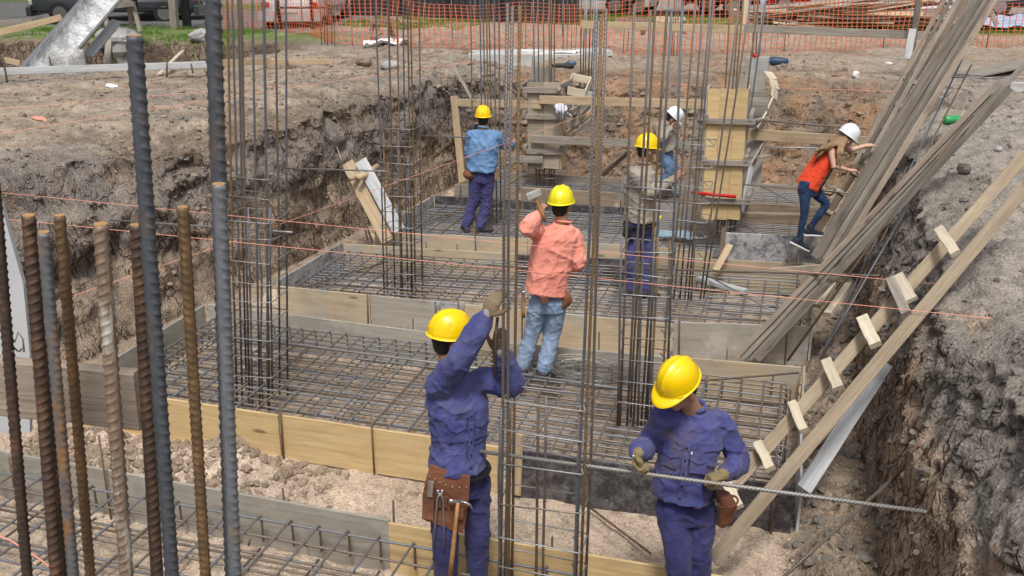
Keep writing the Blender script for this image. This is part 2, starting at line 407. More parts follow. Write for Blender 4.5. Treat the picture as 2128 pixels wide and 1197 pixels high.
    X = X+N[:, None, 0]*d; Y = Y+N[:, None, 1]*d
    flat = 1-steep
    up = (.05*big+.028*mid+.012*fin+.022*(bil-.3))*near*amp*np.clip(flat+.3, 0, 1)*(1+.6*wr+.3*(z > 1.2))
    z = z+up
    # lumps along the lips
    lip = np.exp(-((off-1.0)/.8)**2)*(z > 1.1)
    z = z+lip*.10*np.clip(fbm(X*2.2, Y*2.2, 0*X+3, 3), -.2, 1)
    # the old trench at the far left, its near and far edges
    def side(ax, ay, bx, by): l = math.hypot(bx-ax, by-ay); return ((X-ax)*-(by-ay)+(Y-ay)*(bx-ax))/l
    sn = side(-14.6, 13.5, -10.6, 16.5)+.25*mid; sf = -side(-18.3, 18.95, -11.0, 20.1)+.2*mid
    inside = ss(0, .5, sn)*ss(0, .35, sf)*ss(-10.6, -11.4, X+.2*mid)
    z = z-1.0*inside
    gr_left = ss(.10, .35, -sf)*ss(-9.5, -11.5, X)
    z = z+.10*gr_left
    far = ss(27.2, 28.2, Y+.6*mid+.10*X)
    # dirt bank behind the net
    z = z+.10*np.exp(-((Y-25.0)/1.6)**2)*(1+.5*mid)*ss(-11, -8, X)
    # soil colours, dry earth of the place
    def c(r, g, b): return np.array((r, g, b))
    gl = c(.36, .295, .23); brown = c(.215, .168, .13); tan = c(.34, .262, .195); greyb = c(.235, .20, .172); dark = c(.21, .188, .165); greyr = c(.31, .28, .245); red = c(.31, .195, .12)
    grass = c(.13, .19, .05)
    one = np.ones_like(z)[..., None]
    def mixc(a, b, t): return a*(1-t[..., None])+b*t[..., None]
    strata = np.clip(.5+.9*vnoise(X*.5, Y*.5, z*5)+.4*mid, 0, 1)
    colL = mixc(greyb*one, tan*one, ss(1.05, .75, z+.25*mid))
    colL = mixc(colL, c(.20, .155, .125)*one, strata*steep*.6)
    colL = mixc(colL, brown*one, ss(1.45, 1.7, z+.15*mid)); colL = mixc(colL, gl*one, ss(1.84, 1.95, z+.08*mid)*ss(.5, .9, off+.4*wt[:, 5:6]))
    colL = mixc(colL, c(.22, .20, .185)*one, ss(.15, .5, big+.4*fin)*ss(1.1, 1.4, z)*.7)
    colB = mixc(red*one, brown*one, np.clip(.5+mid, 0, 1)); colB = mixc(colB, gl*one, ss(1.80, 1.95, z))
    colR = mixc(c(.43, .32, .235)*one, c(.33, .245, .18)*one, np.clip(.5+1.2*mid, 0, 1)); colR = mixc(colR, dark*one*1.15, ss(1.15, 1.42, z+.35*big+.25*mid))
    colR = mixc(colR, greyr*one, ss(.5, 1.4, off+.3*mid))
    col = colL*wl[..., None]+colB*wb[..., None]+colR*wr[..., None]
    rside = ss(.8, 2.0, X)*ss(1.4, 1.8, z)*ss(24, 18, Y)
    col = mixc(col, greyr*one, rside*.8)
    col = mixc(col, c(.17, .125, .09)*one*(1+.5*mid[..., None]), ss(-.55, .0, sf)*ss(0, .4, sn)*ss(-10.2, -11.2, X)*.9)
    col = mixc(col, grass*one, gr_left*ss(-.4, .1, mid+.5)*ss(22.4, 21.8, Y)*.9)
    col = mixc(col, c(.20, .20, .195)*one, gr_left*ss(21.9, 22.5, Y)*ss(-11, -13, X))
    col = mixc(col, grass*one, far)
    col = mixc(col, c(.30, .30, .28)*one, ss(31.5, 32.5, Y))
    V = np.stack([X, Y, z], -1).reshape(-1, 3)
    idx = np.arange(C*K).reshape(C, K); i2 = np.roll(idx, -1, 0)
    F = np.stack([idx[:, :-1], idx[:, 1:], i2[:, 1:], i2[:, :-1]], -1).reshape(-1, 4)
    A = np.concatenate([col.reshape(-1, 3), np.ones((C*K, 1))], 1)
    o = mk('ground', V, F, M_SOIL, None, None, True, None, A); tag(o, 'rough brown earth around the pit and its steep cut sides', None, None, 'structure')
    return V, F
TV, TF = build_terrain()
def build_floor():
    xs = np.arange(-7.6, 1.5, .04); ys = np.arange(1.6, 17.4, .04)
    X, Y = np.meshgrid(xs, ys)
    mid = fbm(X*2.5, Y*2.5, 0*X, 4); fin = fbm(X*12, Y*12, 0*X+3, 3); bil = np.abs(fbm(X*6, Y*6, 0*X+8, 3))
    Z = -.02+.025*mid+.012*fin
    rgt = ss(.25, .62, X+.1*mid); Z = Z+rgt*(.10+.12*bil+.08*mid)
    Z += .10*np.exp(-((Y-6.15)/.22)**2)*ss(-3.2, -4.2, X)*(1+mid)
    Z += ss(15.0, 16.2, Y+.3*mid)*.12
    peach = np.array((.52, .41, .32)); br = np.array((.31, .24, .18)); dk = np.array((.20, .16, .13))
    col = peach*(1+.12*mid[..., None])
    t = ss(.15, .45, X+.15*mid)[..., None]; col = col*(1-t)+br*t
    t = (ss(6.6, 6.9, Y)*ss(8.5, 8.3, Y))[..., None]*.35; col = col*(1-t)+np.array((.33, .25, .19))*t
    A = np.concatenate([col.reshape(-1, 3), np.ones((X.size, 1))], 1)
    ny, nx = X.shape; idx = np.arange(nx*ny).reshape(ny, nx)
    F = np.stack([idx[:-1, :-1], idx[:-1, 1:], idx[1:, 1:], idx[1:, :-1]], -1).reshape(-1, 4)
    V = np.stack([X, Y, Z], -1).reshape(-1, 3)
    o = mk('pit_floor', V, F, M_SOIL, None, None, True, None, A); tag(o, 'pale gravelly earth on the floor of the pit', None, None, 'structure')
    return V, F
FV, FF = build_floor()
from mathutils.bvhtree import BVHTree
BV1 = BVHTree.FromPolygons([tuple(v) for v in TV.tolist()], TF.tolist()); BV2 = BVHTree.FromPolygons([tuple(v) for v in FV.tolist()], FF.tolist())
def ground_z(x, y):
    best = -1
    for b in (BV1, BV2):
        h = b.ray_cast(Vector((x, y, 8)), Vector((0, 0, -1)))
        if h[0] is not None: best = max(best, h[0].z)
    return best
def on_ray(x, y):                          # where the line of sight through a survey pixel meets the earth
    d = Vector(_ray(x, y)).normalized(); best = None
    for b in (BV1, BV2):
        h = b.ray_cast(Vector((0, 0, EYE)), d)
        if h[0] is not None and (best is None or h[3] < best[1]): best = (h[0], h[3])
    return np.array(best[0]) if best else gz(x, y, 1.9)
_ico = None
def stone_block(n, seed=0):
    rs = np.random.RandomState(seed)
    p = (1+5**.5)/2
    V = np.array([(-1, p, 0), (1, p, 0), (-1, -p, 0), (1, -p, 0), (0, -1, p), (0, 1, p), (0, -1, -p), (0, 1, -p), (p, 0, -1), (p, 0, 1), (-p, 0, -1), (-p, 0, 1)])/1.9
    F = np.array([(0, 11, 5), (0, 5, 1), (0, 1, 7), (0, 7, 10), (0, 10, 11), (1, 5, 9), (5, 11, 4), (11, 10, 2), (10, 7, 6), (7, 1, 8), (3, 9, 4), (3, 4, 2), (3, 2, 6), (3, 6, 8), (3, 8, 9), (4, 9, 5), (2, 4, 11), (6, 2, 10), (8, 6, 7), (9, 8, 1)])
    W = V[None]*(1+rs.uniform(-.32, .32, (n, 12, 1)))*rs.uniform(.55, 1.25, (n, 1, 3))
    a = rs.uniform(0, 6.28, n); c, s = np.cos(a), np.sin(a)
    x = W[..., 0]*c[:, None]-W[..., 1]*s[:, None]; y = W[..., 0]*s[:, None]+W[..., 1]*c[:, None]
    return np.stack([x, y, W[..., 2]*.8], -1), F
def scatter(name, pts, sizes, mat, label, seed=0):
    n = len(pts); W, F = stone_block(n, seed)
    W = W*np.asarray(sizes)[:, None, None]+np.asarray(pts)[:, None, :]
    FF_ = (F[None]+np.arange(n)[:, None, None]*12).reshape(-1, 3)
    o = mk(name, W.reshape(-1, 3), FF_, mat, None, None, False); tag(o, label, None, None, 'stuff'); return o
rs = np.random.RandomState(3)
def rain(n, x0, x1, y0, y1, smin, smax, f=None, pw=3):
    P, Z = [], []
    for _ in range(n):
        x, y = rs.uniform(x0, x1), rs.uniform(y0, y1)
        if f is not None and rs.rand() > f(x, y): continue
        s = smin+(smax-smin)*rs.rand()**pw
        z = ground_z(x, y); P.append((x, y, z+s*.15)); Z.append(s)
    return P, Z
A = rain(9000, -6.3, .3, 5.35, 6.42, .004, .016, pw=4); B = rain(3500, -6, .3, 8.6, 9.4, .005, .018, pw=4)
scatter('gravel', A[0]+B[0], A[1]+B[1], M_ROCKG, 'pale crushed gravel between the footings', 1)
A = rain(1500, -6.2, -3.2, 5.75, 6.4, .010, .055, lambda x, y: min(1, (-3.0-x)/2), pw=2); B = rain(500, -5.5, -3.6, 8.7, 9.2, .01, .04, pw=2)
scatter('rubble', A[0]+B[0], A[1]+B[1], M_ROCK, 'brown clods of earth against the second footing', 2)
A = rain(2600, .05, 1.0, 3.5, 13, .008, .060, lambda x, y: min(1, max(0, (x-.1)/.3)), pw=4)
scatter('dark_rubble', A[0], A[1], M_ROCKD, 'dark clods of earth along the foot of the right-hand wall', 3)
A = rain(3600, -9.5, 1.0, 15.6, 22, .010, .06, pw=7); B = rain(5200, -13, -6.6, 9, 18, .007, .055, pw=7)
scatter('loose_stones', A[0]+B[0], A[1]+B[1], M_ROCK, 'loose stones and clods on the brown ground', 4)
A = rain(4200, .9, 5.5, 3, 18, .006, .045, pw=6)
scatter('grey_stones', A[0], A[1], M_ROCKD, 'grey stones scattered on the ground to the right', 5)
A = rain(1200, -6.4, 1.2, 15.5, 17.6, .012, .08, pw=3)
scatter('slope_clods', A[0], A[1], M_ROCK, 'clods on the slope at the back of the pit', 6)
# crumbs lodged all over the cut faces
def face_clods(n, name, mat, label, xr, yr, zr, s0, s1, seed):
    q = np.random.RandomState(seed); c = TV[TF].mean(1)
    ok = (c[:, 0] > xr[0]) & (c[:, 0] < xr[1]) & (c[:, 1] > yr[0]) & (c[:, 1] < yr[1]) & (c[:, 2] > zr[0]) & (c[:, 2] < zr[1])
    c = c[ok]; c = c[q.randint(0, len(c), n)]
    w = fbm(c[:, 0]*2, c[:, 1]*2, c[:, 2]*2, 3) > .05
    c = c[w]; scatter(name, c+q.normal(0, .01, c.shape), s0+(s1-s0)*q.rand(len(c))**3, mat, label, seed)
face_clods(4200, 'wall_clods', M_ROCKD, 'grey clods sticking out of the left cut face', (-8.7, -5.2), (6, 16.5), (1.2, 2.0), .008, .042, 11)
face_clods(1300, 'edge_clods', M_ROCKD, 'dark clods on the crumbling right-hand edge', (.5, 1.9), (3, 13), (.2, 1.95), .006, .04, 12)
# grass
def grass(name, label, spots, n, h, mat):
    q = np.random.RandomState(5); V, F = [], []
    for (x0, x1, y0, y1), k in spots:
        for _ in range(int(n*k)):
            x, y = q.uniform(x0, x1), q.uniform(y0, y1)
            if vnoise(np.array(x*1.3), np.array(y*1.3), np.array(0.)) < -.15: continue
            z = ground_z(x, y)-.01; a = q.uniform(0, 6.28); hh = h*q.uniform(.5, 1.4); w = .012; l = q.normal(0, .4)*hh
            dx, dy = math.cos(a)*w, math.sin(a)*w; i = len(V)
            V += [(x-dx, y-dy, z), (x+dx, y+dy, z), (x+l*.5+dx*.6, y+l*.3+dy*.6, z+hh*.6), (x+l*.5-dx*.6, y+l*.3-dy*.6, z+hh*.6), (x+l, y+l*.7, z+hh)]
            F += [(i, i+1, i+2, i+3), (i+3, i+2, i+4)]
    o = mk(name, np.array(V), F, mat, None, None, False); tag(o, label, None, None, 'stuff')
grass('grass', 'green grass on the strip beyond the site', [((-19, -12.5, 19.6, 22.2), 1), ((-12, -8.5, 24, 27.5), .7), ((-8, 6, 27.6, 31.5), 2.2)], 5200, .10, M_GRASS)

# ================================================================== footings: forms, mats
def form(label, panels):
    x0 = sum(p[0][0] for p in panels)/len(panels); y0 = sum(p[0][1] for p in panels)/len(panels)
    t = thing('footing_form', label, 'formwork', (x0, y0, 0), 'board forms round the footings')
    for A, B, zt, zb, m, th in panels:
        A = np.array((*A, (zt+zb)/2)); B = np.array((*B, (zt+zb)/2))
        board('panel', A, B, zt-zb, th, (0, 0, 1), m, t, .004, .0008, 5)
    return t
F1 = form('nearest footing form, its grey back board seen below the gravel strip', [
    ((-6.3, 5.30), (-2.42, 5.26), .40, -.05, M_PLYG, .022), ((-2.415, 5.235), (.22, 5.275), .40, -.05, M_PLY, .022), ((-6.32, 3.0), (-6.32, 5.28), .38, -.05, M_PLYG, .02), ((.235, 3.0), (.235, 5.26), .38, -.05, M_PLYT, .02)])
F2 = form('second footing form with bright yellow plywood and dark stained front board', [
    ((-6.02, 6.46), (-3.945, 6.455), .40, -.02, M_PLY, .022), ((-3.915, 6.46), (-1.98, 6.455), .40, -.02, M_PLY, .022), ((-1.88, 6.45), (.255, 6.50), .40, -.02, M_MARB, .022),
    ((-6.03, 6.48), (-6.03, 8.56), .40, -.02, M_PLYG, .02), ((-6.0, 8.60), (-3.30, 8.52), .40, 0, M_PLYG, .022), ((-3.285, 8.50), (-2.6, 8.47), .40, 0, M_PLYT, .022), ((-2.59, 8.48), (-1.0, 8.585), .40, 0, M_PLYG, .022), ((-.99, 8.60), (.27, 8.70), .40, 0, M_PLYT, .022),
    ((.285, 7.55), (.30, 8.70), .42, -.02, M_PLYT, .02), ((.30, 6.50), (.285, 7.54), .40, -.02, M_BLUEW, .02)])
F3 = form('third footing form, tan front boards and a grey stained end board', [
    ((-5.55, 9.35), (-4.42, 9.37), .40, -.02, M_PLYT, .02), ((-4.41, 9.375), (-3.64, 9.38), .40, -.02, M_PLYG, .02), ((-3.63, 9.38), (-3.30, 9.385), .40, -.02, M_MARBL, .02), ((-3.29, 9.39), (-1.02, 9.45), .40, -.02, M_PLYT, .02), ((-1.01, 9.46), (.345, 9.73), .42, -.02, M_PLYG, .02),
    ((-5.66, 9.5), (-5.60, 11.12), .40, 0, M_MARBL, .02), ((-5.6, 11.14), (-3.30, 11.35), .38, 0, M_PLYT, .02), ((-3.28, 11.33), (-1.7, 11.55), .38, 0, M_MARB, .02), ((-1.69, 11.60), (.42, 11.88), .42, 0, M_PLYT, .02), ((.37, 9.75), (.43, 11.86), .40, 0, M_BLUEW, .02)])
F4 = form('fourth footing form with a tall mottled board at its right end', [
    ((-5.4, 11.72), (-3.3, 11.98), .40, 0, M_PLYT, .02), ((-3.29, 11.99), (-.86, 12.12), .40, 0, M_PLYT, .02), ((-.74, 11.90), (.42, 12.06), .72, 0, M_MARBL, .02), ((-5.42, 11.8), (-5.3, 13.72), .42, 0, M_MARBL, .02),
    ((-5.28, 13.74), (-3.9, 13.86), .42, 0, M_MARB, .02), ((-3.89, 13.87), (-2.2, 13.95), .40, 0, M_MARB, .02), ((-2.19, 13.97), (-1.3, 14.0), .50, 0, M_PLYG, .02), ((-1.29, 14.02), (.45, 14.15), .40, 0, M_BRWN, .02)])
F5 = form('farthest footing form, low grey boards under the back slope', [
    ((-5.25, 14.55), (-4.2, 14.62), .42, 0, M_OLD, .02), ((-4.1, 14.5), (-2.6, 14.55), .46, .05, M_BRWN, .03), ((-2.5, 14.62), (.45, 14.75), .42, 0, M_BRWN, .025), ((-5.25, 14.6), (-5.1, 15.55), .40, 0, M_PLYT, .02),
    ((-5.08, 15.58), (-2.7, 15.72), .42, 0, M_OLD, .02), ((-2.69, 15.74), (.5, 16.1), .42, 0, M_OLD, .02)])
# battens at panel joints
for i, (x, y, Y, lab) in enumerate([(1075, 965, 6.425, 'pale upright batten where the yellow and the stained boards of the second footing meet'), (1496, 540, 11.86, 'brown upright batten at the left edge of the tall mottled board')]):
    p = gy(x, y, Y); t = board('batten', (p[0], p[1], .01), (p[0]+.02, p[1], .55 if i == 0 else .78), .06, .025, (1, 0, 0), M_PINE if i == 0 else M_BRWN)
    tag(t, lab, 'batten')
def hooked(L, z, drop, r=.03):               # bar along local X with both ends bent down
    a = [(0, 0, z-drop), (0, 0, z-r)]+[(r-r*math.cos(q), 0, z-r+r*math.sin(q)) for q in (.5, 1.05)]+[(r, 0, z)]
    mid = [(L*k/6, 0, z) for k in range(1, 6)]
    return a+mid+[(L-x, y, zz) for x, y, zz in a[::-1]]
def mat(label, x0, x1, yl, yr, dx, dy, r, z=.31, drop=.22, skew=None, low=True):
    """yl, yr: front and back of the mat at its left and right end"""
    t = thing('rebar_mat', label, 'rebar mat', ((x0+x1)/2, (yl[0]+yl[1])/2, 0), 'steel mats in the footings')
    q = np.random.RandomState(int(abs(x0*100)))
    nx = int(round((yl[1]-yl[0])/dy)); ny = int(round((x1-x0)/dx))
    L = x1-x0
    me = None
    for i in range(nx+1):
        f = i/nx; a = np.array((x0+q.normal(0, .015), yl[0]+(yl[1]-yl[0])*f+q.normal(0, .008), q.normal(0, .003))); b = np.array((x1, yr[0]+(yr[1]-yr[0])*f+q.normal(0, .008), q.normal(0, .003)))
        X = nrm(b-a); Y = np.cross((0, 0, 1), X); Z = np.cross(X, Y); M = axes(X, Y, Z, a)
        if me is None:
            V, Fc, UV = tube_data(hooked(L, z, drop), r, 6); me = mk('bar', V, Fc, M_MAT, t, M, True, UV)
        else: again(me, 'bar', t, M)
    me = None; W = max(yl[1]-yl[0], yr[1]-yr[0])
    for i in range(ny+1):
        f = i/ny; x = x0+.04+(L-.08)*f+q.normal(0, .012)
        ya = yl[0]+(yr[0]-yl[0])*f; yb = yl[1]+(yr[1]-yl[1])*f
        M = axes((q.normal(0, .004), 1, 0), (-1, 0, 0), (0, 0, 1), (x, ya-.02, q.normal(0, .003)))
        if me is None:
            V, Fc, UV = tube_data(hooked(yb-ya+.04, z+r*2, drop), r, 6); me = mk('crossbar', V, Fc, M_MAT, t, M, True, UV)
        else: again(me, 'crossbar', t, M)
    if low:
        me = None
        for i in range(0, nx+1, 2):
            f = i/nx; a = np.array((x0+.02, yl[0]+(yl[1]-yl[0])*f+.03, .09)); b = np.array((x1-.02, yr[0]+(yr[1]-yr[0])*f+.03, .09))
            X = nrm(b-a); Y = np.cross((0, 0, 1), X); M = axes(X, Y, (0, 0, 1), a)
            if me is None:
                V, Fc, UV = tube_data([(0, 0, 0), (L/2, 0, 0), (L-.04, 0, 0)], r, 6); me = mk('low_bar', V, Fc, M_MAT, t, M, True, UV)
            else: again(me, 'low_bar', t, M)
        me = None
        for i in range(0, ny+1, 2):
            f = i/ny; x = x0+.06+(L-.12)*f; ya = yl[0]+(yr[0]-yl[0])*f
            M = axes((0, 1, 0), (-1, 0, 0), (0, 0, 1), (x, ya, .075))
            if me is None:
                V, Fc, UV = tube_data([(0, 0, 0), (W/2, 0, 0), (W-.03, 0, 0)], r, 6); me = mk('low_crossbar', V, Fc, M_MAT, t, M, True, UV)
            else: again(me, 'low_crossbar', t, M)
    return t
mat('mat of thick steel bars in the nearest footing', -6.2, .15, (3.15, 5.15), (3.15, 5.12), .235, .18, .0095)
mat('wide steel mat in the second footing, behind the yellow boards', -5.85, .16, (6.6, 8.4), (6.62, 8.5), .175, .105, .0088)
mat('steel mat in the third footing, under the man in grey', -5.5, .26, (9.5, 11.0), (9.85, 11.7), .20, .098, .0088)
mat('steel mat in the fourth footing, under the man in the light blue shirt', -5.3, .34, (11.9, 13.6), (12.25, 13.95), .24, .09, .0082)
mat('steel mat in the farthest footing, under the grey column form', -5.0, .38, (14.72, 15.45), (14.85, 15.95), .24, .08, .008, low=False)
# long bars lying across the mats
def rod(label, A, B, r=.008, m=None, cat='steel rod', name='steel_rod', mid=None, group=None, n=8):
    P = [A]+([mid] if mid is not None else [])+[B]
    A, B = np.asarray(P[0], float), np.asarray(P[-1], float)
    if mid is None: P = [A, A*.67+B*.33, A*.33+B*.67, B]
    return tag(tube(name, P, r, m or M_BAR, None, n), label, cat, group)
zt = .335
rod('galvanised bar lying across the second footing, past the feet of the man in pink', gz(415, 690, .36), gz(1105, 780, .36), .012, M_TIE)
rod('galvanised bar lying beside the tall cage at the man in pink, on the second footing', gz(1110, 782, .37), gz(1480, 835, .37), .012, M_TIE)
rod('galvanised bar lying along the back of the third footing', gz(800, 532, .36), gz(1190, 562, .36), .012, M_TIE)
rod('long ribbed bar reaching from the third footing to the right-hand bank', gy(1270, 557, 10.3), gy(1897, 575, 9.1), .011, M_BAR)
rod('long bar crossing in front of the woman, from the fourth footing to the bank', gy(1455, 376, 12.9), gy(1833, 407, 12.0), .010, M_TIE)
rod('rusty bar lying slantwise on the left half of the third footing', gz(620, 600, .36), gz(800, 545, .36), .009, M_BARR)
rod('rusty bar lying slantwise on the left half of the fourth footing', gz(868, 468, .36), gz(985, 425, .38), .009, M_BARR)
rod('rusty bar lying slantwise at the right end of the second footing', gz(1450, 792, .37), gz(1660, 775, .40), .009, M_BARR)
rod('thin bar sloping down onto the right half of the third footing', gy(1465, 570, 11.0), gy(1610, 648, 9.9), .009, M_TIE)
rod('thin bar sloping across the far mat towards the woman', gy(1565, 378, 15.3), gy(1720, 458, 13.1), .009, M_TIE)
rod('thin bar sloping down behind the tall mottled board', gy(1520, 457, 13.6), gy(1580, 486, 12.3), .009, M_TIE)
rod('bar stuck into the left cut face, pointing at the second tall cage', gy(583, 349, 11.6), gy(800, 356, 9.85), .010, M_TIE)
rod('bar running from the left cut face behind the man in light blue', gy(868, 282, 14.0), gy(985, 286, 12.8), .010, M_TIE)
rod('bar stuck into the left cut face behind the thick foreground bars', gy(228, 457, 8.6), gy(608, 483, 7.25), .010, M_TIE)
rod('long thin bar from the back slope to the yellow column form', gy(1585, 306, 15.8), gy(1795, 310, 16.0), .012, M_TIE)
rod('bar lying on the boards of the back slope by the woman', gy(1590, 251, 16.4), gy(1800, 268, 16.5), .014, M_BAR)
rod('short bar lying on the gravel between the two men in blue', gz(1220, 1050, .03), gz(1352, 1150, .03), .009, M_BARR)
# stakes holding the boards
def stakes(what, spots):
    names = ['first', 'second', 'third', 'fourth', 'fifth', 'sixth', 'seventh', 'eighth', 'ninth', 'tenth']
    for i, (x, yt, Y, z0) in enumerate(spots):
        p = gy(x, yt, Y); tilt = rs.normal(0, .015)
        tag(tube('steel_stake', [(p[0]-tilt, Y, z0), (p[0], Y, p[2])], .008, M_BARR, None, 7), f'{names[i]} short steel stake from the left {what}', 'stake', 'stakes driven in against the boards')
stakes('in front of the second footing', [(581, 833, 6.425, 0), (771, 862, 6.42, 0), (1612, 990, 6.45, 0)])
stakes('standing in the gravel behind the nearest footing', [(587, 1015, 5.55, 0), (817, 1040, 5.45, 0), (1148, 1115, 5.4, 0)])
stakes('against the back board of the nearest footing', [(18, 950, 5.24, .0), (205, 905, 5.24, 0), (520, 1120, 5.1, .1), (635, 1120, 5.2, .1)])
stakes('in front of the third footing', [(763, 607, 9.34, 0), (952, 620, 9.35, 0), (1085, 600, 9.36, 0), (1413, 638, 9.43, 0), (1590, 695, 9.60, 0), (1636, 680, 9.66, 0)])
stakes('behind the back board of the second footing', [(432, 640, 8.62, .2), (703, 680, 8.62, .2), (858, 662, 8.65, .2), (1245, 690, 8.6, 0), (1512, 725, 8.75, 0), (1607, 780, 8.6, .1)])
stakes('in front of the fourth footing', [(986, 460, 11.86, 0), (885, 503, 11.3, .1), (950, 508, 11.3, .1), (1507, 470, 11.87, .0), (1660, 525, 11.7, .0)])
stakes('at the left end of the farthest forms', [(892, 402, 13.9, .2), (915, 403, 13.9, .2), (958, 382, 14.5, .2), (1250, 430, 13.7, .1), (1292, 424, 13.6, .1)])
# ================================================================== column cages
def cage(label, pb, zb, pt, size, bars, rings, r=.0095, ring_r=.005, yaw=0.0, hooks=True, group='column cages standing in the footings', starters=None, lean=None, mats=(M_BAR, M_BARR)):
    """pb: survey point of the middle of the foot; pt: point of the same axis higher up"""
    B = gz(pb[0], pb[1], zb); T = gy(pt[0], pt[1], B[1]); D = (T-B)/(T[2]-B[2])
    t = thing('column_cage', label, 'rebar cage', (B[0], B[1], 0.05), group)
    a, b = size[0]/2, size[1]/2; c, s = math.cos(yaw), math.sin(yaw)
    def at(u, v, z): p = B+D*(z-B[2]); return np.array((p[0]+u*c-v*s, p[1]+u*s+v*c, z))
    q = np.random.RandomState(int(pb[0]))
    for k, (u, v, z0, z1) in enumerate(bars):
        du, dv = q.normal(0, .006), q.normal(0, .006)
        P = [at(u*a, v*b, z0), at(u*a+du, v*b+dv, (z0*2+z1)/3), at(u*a-du, v*b, (z0+z1*2)/3), at(u*a+du*2, v*b+dv, z1)]
        tube('bar', P, r, mats[1] if q.rand() < .38 else mats[0], t, 8)
    for z in rings:
        e = .012; tl = q.normal(0, .012); t2 = q.normal(0, .02)
        cs = [(-a-e, -b-e), (a+e, -b-e), (a+e, b+e), (-a-e, b+e)]
        P = []
        for i in range(4):
            p0, p1 = np.array(cs[i]), np.array(cs[(i+1) % 4]); d = (p1-p0)/np.linalg.norm(p1-p0)
            for f in (p0+d*.02, p1-d*.02): P.append(at(f[0], f[1], z+tl*f[0]*3+t2*f[1]*3))
        o = tube('stirrup', P, ring_r, M_TIE, t, 6, True)
        if hooks:
            p = at(cs[1][0]-.01, cs[1][1], z)
            tube('hook', [p, p+np.array((-.05, .07, .03))], ring_r, M_TIE, o, 5)
    return t
def pairs(us, vs, z0, z1, jz=0): return [(u, v, z0, z1+random.uniform(-jz, jz)) for u in us for v in vs]
Zs = lambda a, b, s: [a+s*i for i in range(int((b-a)/s)+1)]
cage('tallest cage at the left, in the second footing', (537, 785), .33, (523, 0), (.44, .30),
     [(-1, -1, .1, 5.2), (-.85, 1, .1, 5.2), (-.62, -1, .1, 5.2), (-.38, -1, .1, 5.2), (-.05, -1, .1, 5.2), (.1, 1, .1, 5.2), (.45, -1, .1, 5.2), (.62, 1, .1, 5.2), (.9, -1, .1, 5.2), (1, 1, .1, 5.2), (-1, 1, .1, 5.2)]+
     [(-.92, -.8, .1, 1.95), (-.7, -.9, .1, 1.98), (.05, -.9, .1, 2.0), (.55, -.9, .1, 1.95), (.8, -.9, .1, 1.97), (.3, .9, .1, 1.95)], Zs(.42, 2.3, .185), .0095)
cage('cage beside the leaning boards at the left, in the third footing', (838, 588), .33, (826, 0), (.38, .28),
     [(-1, -1, .1, 5.2), (-.9, 1, .1, 5.2), (-.25, -1, .1, 5.2), (0, 1, .1, 5.2), (.25, -1, .1, 5.2), (.5, 1, .1, 5.2), (.9, -1, .1, 5.2), (1, 1, .1, 5.2)]+
     [(-.8, -.9, .1, 2.15), (.1, -.9, .1, 2.1), (.75, -.9, .1, 2.1), (-.45, .9, .1, 2.15)], Zs(.48, 2.25, .19), .0095)
cage('cage the man in the light blue shirt works on, in the fourth footing', (1015, 455), .33, (1008, 0), (.34, .26),
     [(-1, -1, .1, 5), (-.4, 1, .1, 5), (-.2, -1, .1, 5), (.1, 1, .1, 5), (.35, -1, .1, 5), (1, -1, .1, 5), (.9, 1, .1, 5)], Zs(.4, 1.1, .22)+[1.55, 1.85, 2.05, 2.35], .010)
def cage_px(label, Yf, Yb, bars, cl, cr, rings, r=.0095, ring_r=.0055, group='column cages standing in the footings'):
    """bars: (x bottom, y bottom, x top, y top, back?) ; cl, cr: left and right front corner lines, same form"""
    b0 = gy(bars[0][0], bars[0][1], Yf)
    t = thing('column_cage', label, 'rebar cage', (b0[0], Yf, .05), group)
    q = np.random.RandomState(int(bars[0][0]))
    for xb, yb, xt, yt, bk in bars:
        Y = Yb if bk else Yf
        A, B = gy(xb, yb, Y), gy(xt, yt, Y); j = q.normal(0, .004, 3)
        tube('bar', [A, A*.66+B*.34+j, A*.3+B*.7-j, B], r, M_BARR if q.rand() < .42 else M_BAR, t, 10)
    def line(c, z, Y):
        A, B = gy(c[0], c[1], Yf), gy(c[2], c[3], Yf); f = (z-A[2])/(B[2]-A[2]); p = A+(B-A)*f; return np.array((p[0], Y, z))
    for z in rings:
        k = q.normal(0, .012, 4)
        C = [line(cl, z+k[0], Yf-.015), line(cr, z+k[1], Yf-.015), line(cr, z+k[2], Yb+.015), line(cl, z+k[3], Yb+.015)]
        P = []
        for i in range(4):
            d = nrm(C[(i+1) % 4]-C[i]); P += [C[i]+d*.018, C[(i+1) % 4]-d*.018]
        o = tube('stirrup', P, ring_r, M_TIE, t, 6, True)
        tube('hook', [C[1], C[1]+np.array((-.02, .04, .02)), C[1]+np.array((-.07, .09, .05))], ring_r, M_TIE, o, 5)
        e = C[1]; tube('tie_wire', [e+np.array((.0, -.01, 0)), e+np.array((.02, -.02, .02)), e+np.array((.035, -.01, .035))], .0018, M_TIE, o, 4)
    return t
zr = [gy(1032, y, 4.8)[2] for y in (825, 890, 962, 1040, 1113, 1172, 1235)]
cage_px('nearest cage, held by the man in blue with both arms raised', 4.80, 4.98,
    [(1038, 1290, 1055, 6, 0), (1048, 1290, 1065, 12, 0), (1063, 1290, 1080, 12, 1), (1194, 1290, 1240, 22, 0), (1204, 1290, 1250, 30, 0), (1214, 1290, 1260, 18, 1),
     (1033, 1290, 1042, 850, 0), (1056, 1290, 1060, 850, 1), (1191, 1290, 1206, 838, 0), (1113, 1290, 1119, 828, 1), (1127, 1290, 1135, 822, 1)],
    (1030, 1290, 1044, 850), (1203, 1290, 1218, 850), zr, .0088, .0052)
zr = [gy(1283, y, 7.2)[2] for y in (385, 430, 518, 566, 606, 655, 700, 745, 790, 832)]
